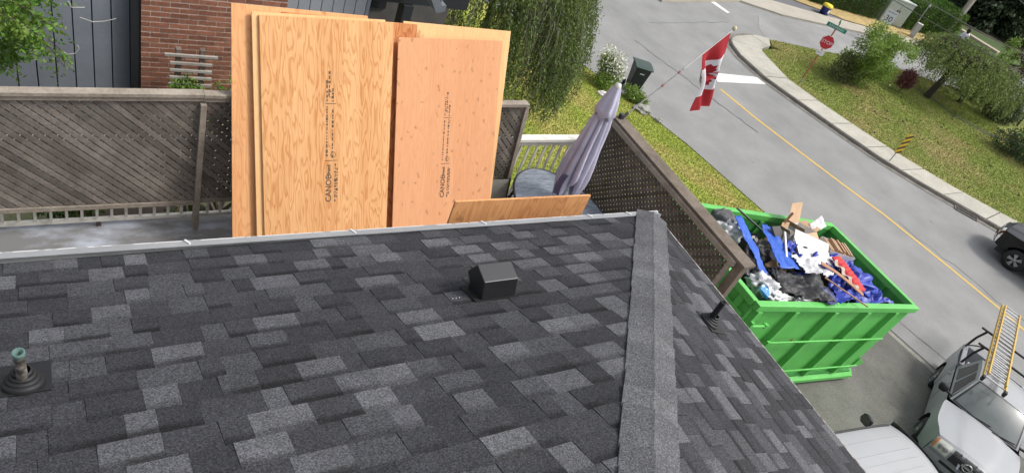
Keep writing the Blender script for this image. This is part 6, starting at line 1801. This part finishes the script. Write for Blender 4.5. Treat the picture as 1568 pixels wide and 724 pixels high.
def vehicle(name, label, cat, M, sc, paint, p, group=None):
    """p: hw half width, xf front, xr rear, wf/wr axle x, rw wheel r, zb sill, belt height fn, hood zf zc xc(cowl), roof x0 x1 zr, rw_ half roof width, bed bool"""
    root = thing(name, label, cat, M.translation, M.to_3x3(), group, sc)
    hw, xf, xr, wf, wr_, r = p['hw'], p['xf'], p['xr'], p['wf'], p['wr'], p['r']
    ar = r + .09
    xc = p['xc']; zc = p['zc']; zf = p['zf']
    def ztop(x):
        if x > xc: return zf + (zc - zf) * (1 - ((x - xc) / (xf - xc)) ** 1.8)
        if p.get('bed') and x < p['x1'] - .05: return p['zbed']
        return zc + (p.get('zbelt', zc) - zc) * min(1, (xc - x) / .5)
    def zbot(x):
        z = p['zs']
        for wx in (wf, wr_):
            d = abs(x - wx)
            if d < ar: z = max(z, r + math.sqrt(ar * ar - d * d))
        return z
    def half(x):
        h = hw
        if x > xf - .75: h -= p.get('nose', .16) * ((x - xf + .75) / .75) ** 2.2
        if x < xr + .4: h -= .06 * ((xr + .4 - x) / .4) ** 2
        for wx in (wf, wr_):
            d = abs(x - wx) / (ar + .12)
            if d < 1: h += p.get('flare', .03) * (1 - d ** 4)
        return h
    xs = sorted(set([xr + (xf - xr) * i / 110 for i in range(111)] + [wx + s * ar * q for wx in (wf, wr_) for s in (-1, 1) for q in (.999, .97, .92)]))
    N = len(xs) - 1
    for sg in (-1, 1):
        mb = MB()
        def f(u, v):
            x = xs[round(u * N)]
            zb_, zt = zbot(x), ztop(x)
            z = zb_ + (zt - zb_) * v
            zz = (z - .35) / max(.1, zt - .35)
            y = half(x) * (1 - .07 * max(0, zz - .55) ** 1.5 * 2.2 - .05 * max(0, .35 - zz) ** 1.2)
            return (x, sg * y, z)
        mb.patch(f, N, 10, flip=sg > 0)
        mb.build('side_body', paint, root)
        # wheel housings
        for wx in (wf, wr_):
            mb = MB()
            n = 20
            for k in range(n):
                a0, a1 = math.pi * k / n, math.pi * (k + 1) / n
                pt_ = lambda a, y: (wx + ar * math.cos(a), sg * y, r + ar * math.sin(a))
                mb.add([pt_(a0, half(wx) - .005), pt_(a1, half(wx) - .005), pt_(a1, half(wx) - .32), pt_(a0, half(wx) - .32)], [(0, 1, 2, 3)])
            mb.box((wx - ar, sg * (half(wx) - .34) - .01, .25), (wx + ar, sg * (half(wx) - .34) + .01, r + ar))
            mb.build('wheel_housing', M_trim, root)
            wheel(root, wx, sg * (half(wx) - .14), r, sg)
    top = lambda x: half(x) * (1 - .07 * .45 ** 1.5 * 2.2)
    # bonnet with crown and two pressed edges
    def hood(u, v):
        x = xc + (xf - .03 - xc) * u; y = (2 * v - 1)
        yy = y * top(x)
        z = ztop(x) + p.get('crown', .055) * (1 - y * y) * (1 - .3 * u) + .018 * (1 / (1 + math.exp(-(.55 - abs(y) - .12 * u) * 26)))
        return (x, yy, z)
    mb = MB(); mb.patch(hood, 24, 36); mb.build('bonnet', paint, root)
    # front: fascia between bonnet edge and bumper
    def fas(u, v):
        y = 2 * v - 1
        x0 = xf - .03
        yy = y * top(x0)
        zt = hood(1, v)[2]; zb_ = p['zs'] - .02
        z = zt + (zb_ - zt) * u
        bulge = .05 + p.get('fbulge', .10) * (1 - abs(y) ** 2.5) + .06 * math.sin(min(1, u * 1.1) * 3.14)
        return (x0 + bulge * min(1, u * 6) , yy * (1 + .03 * min(1, u * 4)), z)
    mb = MB(); mb.patch(fas, 18, 36); fa = mb.build('front_fascia', paint, root)
    def on_fascia(name_, u0, u1, v0, v1, m, off=.012, nu=6, nv=10, skew=0, parent=root):
        mb = MB()
        def g_(a, b_):
            q = Vector(fas(u0 + (u1 - u0) * a, v0 + (v1 - v0) * b_ + skew * a)); return q + Vector((off, 0, 0))
        mb.patch(g_, nu, nv)
        return mb.build(name_, m, parent)
    on_fascia('bumper', .56, .86, .0, 1.0, p.get('bump', paint), .045, 8, 30)
    on_fascia('lower_grille', .62, .74, .22, .78, M_trim, .055)
    gr = on_fascia('grille', .08, .48, .27, .73, M_trim, .018, 8, 16)
    if p.get('grille') == 'mesh':
        mb = MB()
        for k in range(6):
            a = .12 + .33 * k / 5
            pts_ = [Vector(fas(a, .28 + .44 * j / 20)) + Vector((.024, 0, 0)) for j in range(21)]
            mb.tube(pts_, .006, 5)
        for j in range(15):
            v_ = .29 + .42 * j / 14
            mb.tube([Vector(fas(.1 + .37 * q_ / 5, v_)) + Vector((.022, 0, 0)) for q_ in range(6)], .003, 4)
        mb.build('grille_mesh', mat('grille mesh grey', (.03, .03, .032), .4), gr)
        for s0, s1 in ((.385, .425), (.615, .575)):
            mb = MB()
            w = .024
            P_ = [Vector(fas(.06, s0 - w)), Vector(fas(.06, s0 + w)), Vector(fas(.50, s1 + w * .6)), Vector(fas(.50, s1 - w * .6))]
            mb.prism([q + Vector((.0, 0, 0)) for q in P_], (.075, 0, 0)); mb.build('grille_strut', M_chrome, gr, fixn=True, bevel=.006)
        c_ = Vector(fas(.26, .5)) + Vector((.05, 0, 0))
        mb = MB(); mb.tube([c_ + Vector((.0, .085 * math.cos(2 * math.pi * k / 28), .085 * math.sin(2 * math.pi * k / 28))) for k in range(29)], .014, 8, cap=False)
        mb.box(c_ + Vector((-.006, -.12, -.022)), c_ + Vector((.014, .12, .022))); mb.build('emblem', M_chrome, gr)
    else:
        for k in range(3):
            on_fascia('grille_bar', .14 + .1 * k, .17 + .1 * k, .28, .72, M_chrome, .024, 1, 10, parent=gr)
    for v0, v1 in ((.015, .235), (.985, .765)):
        hl = on_fascia('headlight', .06, .44, v0, v1, M_lens, .02, 6, 8)
        on_fascia('turn_signal', .06, .42, v0, v0 + (v1 - v0) * .13, M_amber, .026, 4, 3, parent=hl)
        for cc in (.45, .75):
            q = Vector(fas(.25, v0 + (v1 - v0) * cc)) + Vector((.02, 0, 0))
            mb = MB(); mb.lathe([(.06, .0), (.05, .012), (0, .004)], 14, Matrix.Translation(q) @ Matrix.Rotation(R_(90), 4, 'Y')); mb.build('lamp', M_chrome, hl)
    # cabin
    x0, x1, zr, hr = p['x0'], p['x1'], p['zr'], p['hr']
    hb = half(0) * .92
    def ws(u, v):
        y = 2 * v - 1
        a = Vector((xc + .02 - .16 * y * y, y * (hb - .02), zc + .02 + .03 * (1 - y * y)))
        b_ = Vector((x0 - .08 * y * y, y * hr, zr - .035 * y * y))
        return a.lerp(b_, u) + Vector((.02, 0, .03)) * math.sin(math.pi * u)
    def rf(u, v):
        y = 2 * v - 1
        x = x0 - .08 * y * y * (1 - u) + (x1 - x0) * u
        return (x, y * hr, zr + .035 * math.sin(math.pi * u) - .035 * y * y - p.get('rcrown', 0) * (abs(y) ** 3 + .8 * max(0, .25 - u) ** 2 * 12))
    mb = MB(); mb.patch(ws, 12, 24); mb.patch(rf, 20, 24)
    xb = p.get('xb', x1 - .15)
    def rear(u, v):
        y = 2 * v - 1
        return Vector(rf(1, v)).lerp(Vector((xb, y * hb, zc)), u)
    mb.patch(rear, 6, 24)
    for sg in (-1, 1):
        def sd_(u, v):
            s_ = .0 if sg < 0 else 1.0
            ta = Vector(rf(u, s_)); fr_ = Vector(ws(0, s_))
            lo = Vector((fr_.x + (xb - fr_.x) * u, sg * hb, zc if u > .01 else fr_.z))
            return lo.lerp(ta, v)
        mb.patch(sd_, 16, 8, flip=sg < 0)
    mb.build('cabin', paint, root)
    def panel(name_, fn, u0, u1, v0, v1, m, off, nu=8, nv=16, parent=root):
        mb = MB(); ctr = Vector((0, 0, zc))
        mb.patch(lambda a, b_: Vector(fn(u0 + (u1 - u0) * a, v0 + (v1 - v0) * b_)) + Vector(off), nu, nv)
        return mb.build(name_, m, parent)
    wsn = panel('windshield', ws, .05, .95, .055, .945, M_wind2, (.006, 0, .006), 10, 20)
    panel('windshield_seal', ws, .015, .985, .03, .97, M_trim, (.003, 0, .003), 10, 20)
    if 'roof_ribs' in p:
        for v in p['roof_ribs']:
            mb = MB(); pts = [Vector(rf(u, v)) + Vector((0, 0, .004)) for u in np.linspace(.12, .95, 14)]; mb.tube(pts, .0045, 6); mb.build('roof_rib', paint, root)
        for v in (.02, .98):
            mb = MB(); pts = [Vector(rf(u, v)) + Vector((0, 0, .012)) for u in np.linspace(.05, .97, 14)]; mb.tube(pts, .02, 6); mb.build('roof_rail', M_trim, root)
    for sg in (-1, 1):
        s_ = .0 if sg < 0 else 1.0
        def sd2(u, v):
            ta = Vector(rf(u, s_)); fr_ = Vector(ws(0, s_)); lo = Vector((fr_.x + (xb - fr_.x) * u, sg * hb, zc)); return lo.lerp(ta, v)
        for (a, b_) in p['wins']:
            mb = MB()
            mb.patch(lambda u, v: sd2(a + (b_ - a) * u + (.06 * v if a < .1 else 0) * (1 - u), .1 + .76 * v) + Vector((0, sg * .006, 0)), 6, 4, flip=sg < 0); mb.build('side_window', M_wind, root)
        # door seam, handle and mirror
        mx_ = p.get('mirx', xc - .25)
        mb = MB(); mb.lathe([(0, -.09), (.06, -.085), (.085, -.02), (.085, .05), (.05, .085), (0, .09)], 14, Matrix.Translation((mx_, sg * (hw + .13), zc + .1)) @ Matrix.Diagonal((.75, 1.3, 1.05, 1))); mb.bar((mx_, sg * (hb - .02), zc + .05), (mx_, sg * (hw + .08), zc + .08), .06, .04)
        mi = mb.build('mirror', M_trim, root)
        mb = MB(); mb.lathe([(0, 0), (.075, 0)], 14, Matrix.Translation((mx_ - .068, sg * (hw + .13), zc + .105)) @ Matrix.Rotation(R_(-90), 4, 'Y') @ Matrix.Diagonal((1, 1.35, 1, 1))); mb.build('mirror_glass', mat('mirror glass', (.1, .1, .09), .05, .2, 9, spec=1), mi)
        for sx in p.get('seams', ()):
            mb = MB(); pts = []
            for k in range(9):
                zz_ = p['zs'] + .05 + (ztop(sx) - p['zs'] - .06) * k / 8
                zz2 = (zz_ - .35) / max(.1, ztop(sx) - .35)
                y = half(sx) * (1 - .07 * max(0, zz2 - .55) ** 1.5 * 2.2 - .05 * max(0, .35 - zz2) ** 1.2)
                pts.append((sx, sg * (y + .001), zz_))
            mb.tube(pts, .005, 4); mb.build('door_seam', M_trim, root)
            mb = MB(); mb.bar((sx + .08, sg * (half(sx) + .012), zc - .13), (sx + .24, sg * (half(sx) + .012), zc - .13), .02, .035); mb.build('door_handle', paint, root)
    # wipers
    for y0 in (-.42, .18):
        v0 = (y0 / hb + 1) / 2
        a = Vector(ws(.0, v0)) + Vector((.03, 0, .02)); b_ = Vector(ws(.1, v0 + .32)) + Vector((.02, 0, .015))
        mb = MB(); mb.bar(a, b_, .016, .014); mb.build('wiper', M_trim, root)
    mb = MB(); mb.box((xr + .1, -hw + .12, .25), (xf - .15, hw - .12, p['zs'] + .12)); mb.build('underbody', M_trim, root)
    if p.get('bed'):
        zt = p['zbed']
        for sg in (-1, 1):
            mb = MB(); mb.box((xr + .02, sg * (hw - .11) - .06, zt - .5), (x1 - .16, sg * (hw - .11) + .06, zt + .012)); mb.build('bed_side', paint, root, bevel=.02)
        mb = MB(); mb.box((xr + .06, -hw + .17, .7), (x1 - .17, hw - .17, .74)); mb.build('bed_floor', M_trim, root)
        mb = MB(); mb.box((xr, -hw + .1, .55), (xr + .05, hw - .1, zt)); mb.build('tailgate', paint, root, bevel=.015)
        mb = MB(); mb.box((x1 - .15, -hw + .12, .6), (x1 - .11, hw - .12, zt)); mb.build('bed_front', M_trim, root)
        mb = MB(); mb.box((xr - .18, -hw + .12, .42), (xr - .005, hw - .12, .6)); mb.build('rear_bumper', M_chrome, root, bevel=.03)
    else:
        mb = MB(); mb.patch(lambda u, v: (xr - .04 * math.sin(v * 3.14), (2 * u - 1) * (hw - .07), p['zs'] + (zc - p['zs']) * v), 20, 8); mb.build('rear_body', paint, root)
        xw = xb
        if xw > xr + .05:
            mb = MB(); mb.box((xr, -hb, zc - .02), (xw + .02, hb, zc + .005)); mb.build('rear_deck', paint, root)
    return root
TR_R = Matrix(((-.9304, .3436, .1276), (-.3418, -.9391, .0359), (.1322, -.0102, .9912)))
truck = vehicle('pickup_truck', 'silver pickup truck with black ladder rack, parked facing the house on the driveway edge', 'pickup truck', Matrix.Translation((12.542, -1.1, -6.883)) @ TR_R.to_4x4(), .95, M_silver,
                dict(hw=.9, xf=2.42, xr=-2.65, wf=1.6, wr=-1.6, r=.38, zs=.45, xc=1.02, zc=1.13, zf=.98, x0=.35, x1=-1.0, zr=1.72, hr=.6, bed=True, zbed=1.22, flare=.05, nose=.16, wins=((.05, .42), (.48, .86)), seams=(.0, -.95), grille='mesh', crown=.05))
# rack over the bed
mb = MB()
rk = thing('ladder_rack', None, None); rk.parent = truck
for x in (-1.25, -2.45):
    for sg in (-1, 1):
        mb = MB(); mb.tube([(x, sg * .82, 1.2), (x - .1, sg * .78, 1.55), (x - .12, sg * .7, 1.84)], .03, 8); mb.build('rack_upright', M_black, rk)
    mb = MB(); mb.tube([(x - .12, -.86, 1.84), (x - .12, .86, 1.84)], .03, 8); mb.build('rack_bar', M_black, rk)
for sg in (-1, 1):
    if sg > 0:
        mb = MB(); mb.tube([(-.3, sg * .74, 1.82), (-2.9, sg * .74, 1.86)], .026, 8); mb.build('rack_rail', M_black, rk)
    mb = MB(); mb.tube([(-1.37, sg * .76, 1.8), (-2.0, sg * .8, 1.5), (-2.45, sg * .82, 1.25)], .018, 6); mb.build('rack_brace', M_black, rk)
mb = MB(); mb.box((-2.2, -.72, .76), (-1.75, -.3, 1.1)); bx_ = mb.build('white_case', M_white, None, bevel=.02)
bx_.matrix_world = truck.matrix_world @ Matrix.Translation((.35, .1, .05)); tag(bx_, 'white case lying in the bed of the pickup truck behind the cab', 'case')
mb = MB(); mb.box((-.12, -.1, 0), (.12, .1, .12)); bx_ = mb.build('orange_cone_base', mat('orange plastic', (.5, .13, .04), .5), None, bevel=.02)
bx_.name = 'orange_tool_box'; bx_.matrix_world = truck.matrix_world @ Matrix.Translation((-1.3, -.6, 1.1)); tag(bx_, 'small orange tool box at the front corner of the truck bed', 'tool box')
# ladder on the rack
M_fib = mat('yellow fibreglass', (.62, .40, .06), .5, .1, 5, col2=(.52, .33, .06))
M_rung = mat('aluminium rung', (.55, .55, .55), .35, .1, 8, metal=.5)
LM = truck.matrix_world.copy()
la, lb_ = Vector((.66, -.40, 1.92)), Vector((-5.0, -.29, 1.97))
ld = thing('extension_ladder', 'yellow fibreglass extension ladder with metal rungs lying on the rack of the pickup truck', 'ladder', LM @ la, LM.to_3x3().normalized(), None, .95)
dl = (lb_ - la); LLn = dl.length; dl.normalize(); sd3 = dl.cross(Vector((0, 0, 1))).normalized(); sd3 = sd3 if sd3.y < 0 else -sd3
for sec, (w, z, s0, s1) in enumerate(((.255, 0, 0, 1), (.205, .075, .03, .97))):
    for sg in (-1, 1):
        a = dl * (LLn * s0) + sd3 * w * sg + Vector((0, 0, z)); b_ = dl * (LLn * s1) + sd3 * w * sg + Vector((0, 0, z))
        mb = MB(); mb.bar(a, b_, .03, .075); mb.build('rail', M_fib, ld, bevel=.004)
    mb = MB(); mb.tube([sd3 * -w, sd3 * w], .017, 8); me = mb.mesh('rung', M_rung)
    n = 19
    for k in range(n):
        link('rung', me, ld, dl * (LLn * (s0 + (s1 - s0) * (k + .6 + .35 * sec) / n)) + Vector((0, 0, z)))
for sg in (-1, 1):
    mb = MB(); mb.box(sd3 * (.255 * sg) + Vector((-.05, -.03, -.06)), sd3 * (.255 * sg) + Vector((.09, .03, .06))); mb.build('foot', M_trim, ld, bevel=.008)
# van roof at the bottom edge, nose towards the truck
vy = R_(-3)
VR = Matrix.Rotation(R_(9.2), 3, 'Y') @ Matrix.Rotation(vy, 3, 'Z')
vroot = Vector((7.46, -1.06, -4.35)) - VR @ Vector((.95, .60, 1.73))
van = vehicle('minivan', 'silver grey minivan with ribbed roof parked close beside the house eave', 'minivan', Matrix.Translation(vroot) @ VR.to_4x4(), 1.0, M_silver2,
              dict(hw=.9, xf=2.25, xr=-2.45, wf=1.5, wr=-1.4, r=.34, zs=.35, xc=1.7, zc=1.05, zf=.82, x0=.95, x1=-2.1, zr=1.75, hr=.66, xb=-2.4, flare=.02, nose=.22, rcrown=.06, wins=((.04, .3), (.33, .62), (.65, .95)), seams=(.3, -.8), roof_ribs=(.2, .38, .5, .62, .8), mirx=1.3, crown=.06))
# black suv on the street
SVY = R_(102)
suv = vehicle('black_suv', 'glossy black SUV on the street beside the far kerb near the storm drain', 'SUV', Matrix.Translation((23.95, 1.75, -7.0)) @ Matrix.Rotation(SVY, 4, 'Z'), 1.0, M_carblack,
              dict(hw=.93, xf=2.25, xr=-2.4, wf=1.42, wr=-1.35, r=.38, zs=.42, xc=1.0, zc=1.12, zf=.95, x0=.45, x1=-2.0, zr=1.74, hr=.62, xb=-2.25, flare=.05, nose=.2, wins=((.04, .3), (.33, .62), (.66, .92)), seams=(.1, -.8), roof_ribs=(), mirx=.8))

# ------------------------------------------------------------------ pedestrian
M_skin = mat('skin', (.42, .25, .18), .6, .05, 6)
M_dark = mat('dark clothes', (.015, .016, .02), .85, .2, 8)
M_hair = mat('dark hair', (.012, .01, .009), .6, .2, 20)
M_pale = mat('pale blouse', (.55, .56, .62), .8, .08, 8)
pn = thing('person', 'person with dark hair, pale top and dark trousers walking beyond the willows', 'person', (43.35, 18.6, -6.95), (0, 0, R_(150)))
def skin_mesh(name, pts, edges, radii, m, parent, sub=2):
    me = bpy.data.meshes.new(name)
    me.from_pydata(pts, edges, [])
    o_ = bpy.data.objects.new(name, me); COL.objects.link(o_)
    o_.modifiers.new('skin', 'SKIN'); s_ = o_.modifiers.new('sub', 'SUBSURF'); s_.levels = s_.render_levels = sub
    for i, v in enumerate(me.skin_vertices[0].data):
        v.radius = radii[i] if isinstance(radii[i], tuple) else (radii[i],) * 2
    me.skin_vertices[0].data[0].use_root = True
    bpy.context.view_layer.update()
    out = bpy.data.meshes.new_from_object(o_.evaluated_get(bpy.context.evaluated_depsgraph_get()))
    bpy.data.objects.remove(o_)
    out.materials.clear(); out.materials.append(m)
    out.polygons.foreach_set('use_smooth', [True] * len(out.polygons))
    return link(name, out, parent)
pts = [(0, 0, .95), (0, .0, 1.12), (0, .01, 1.32), (0, .02, 1.45), (0, .03, 1.52), (0, .05, 1.62), (0, .05, 1.72),
       (-.1, 0, .9), (-.11, .16, .5), (-.11, .12, .09), (-.11, .26, .05),
       (.1, 0, .9), (.11, -.06, .5), (.11, -.3, .12), (.11, -.2, .05),
       (-.2, .01, 1.4), (-.27, -.06, 1.15), (-.26, .08, .92), (-.25, .12, .83),
       (.2, .01, 1.4), (.27, .04, 1.14), (.26, .22, .98), (.25, .28, .93)]
ed = [(0, 1), (1, 2), (2, 3), (3, 4), (4, 5), (5, 6), (0, 7), (7, 8), (8, 9), (9, 10), (0, 11), (11, 12), (12, 13), (13, 14), (3, 15), (15, 16), (16, 17), (17, 18), (3, 19), (19, 20), (20, 21), (21, 22)]
rad = [(.15, .11), (.13, .1), (.16, .11), (.13, .09), .05, .085, .075, .09, .062, .042, .035, .09, .062, .042, .035, .06, .045, .034, .03, .06, .045, .034, .03]
skin_mesh('body', pts, ed, rad, M_skin, pn)
mb = MB(); mb.lathe([(.0, 1.80), (.07, 1.785), (.105, 1.73), (.11, 1.66), (.1, 1.56), (.075, 1.48), (.04, 1.46)], 14, Matrix.Translation((0, .02, 0))); mb.build('hair', M_hair, pn)
skin_mesh('trousers', [pts[0], pts[7], pts[8], (-.11, .12, .14), pts[11], pts[12], (.11, -.29, .17)], [(0, 1), (1, 2), (2, 3), (0, 4), (4, 5), (5, 6)], [(.17, .13), .105, .075, .06, .105, .075, .06], M_dark, pn)
skin_mesh('blouse', [(0, 0, 1.0), (0, 0, 1.14), (0, .01, 1.33), (0, .02, 1.44), (-.2, .01, 1.4), (-.27, -.05, 1.17), (.2, .01, 1.4), (.27, .03, 1.16)], [(0, 1), (1, 2), (2, 3), (3, 4), (4, 5), (3, 6), (6, 7)], [(.17, .13), (.15, .12), (.18, .13), (.13, .1), .075, .06, .075, .06], M_pale, pn)
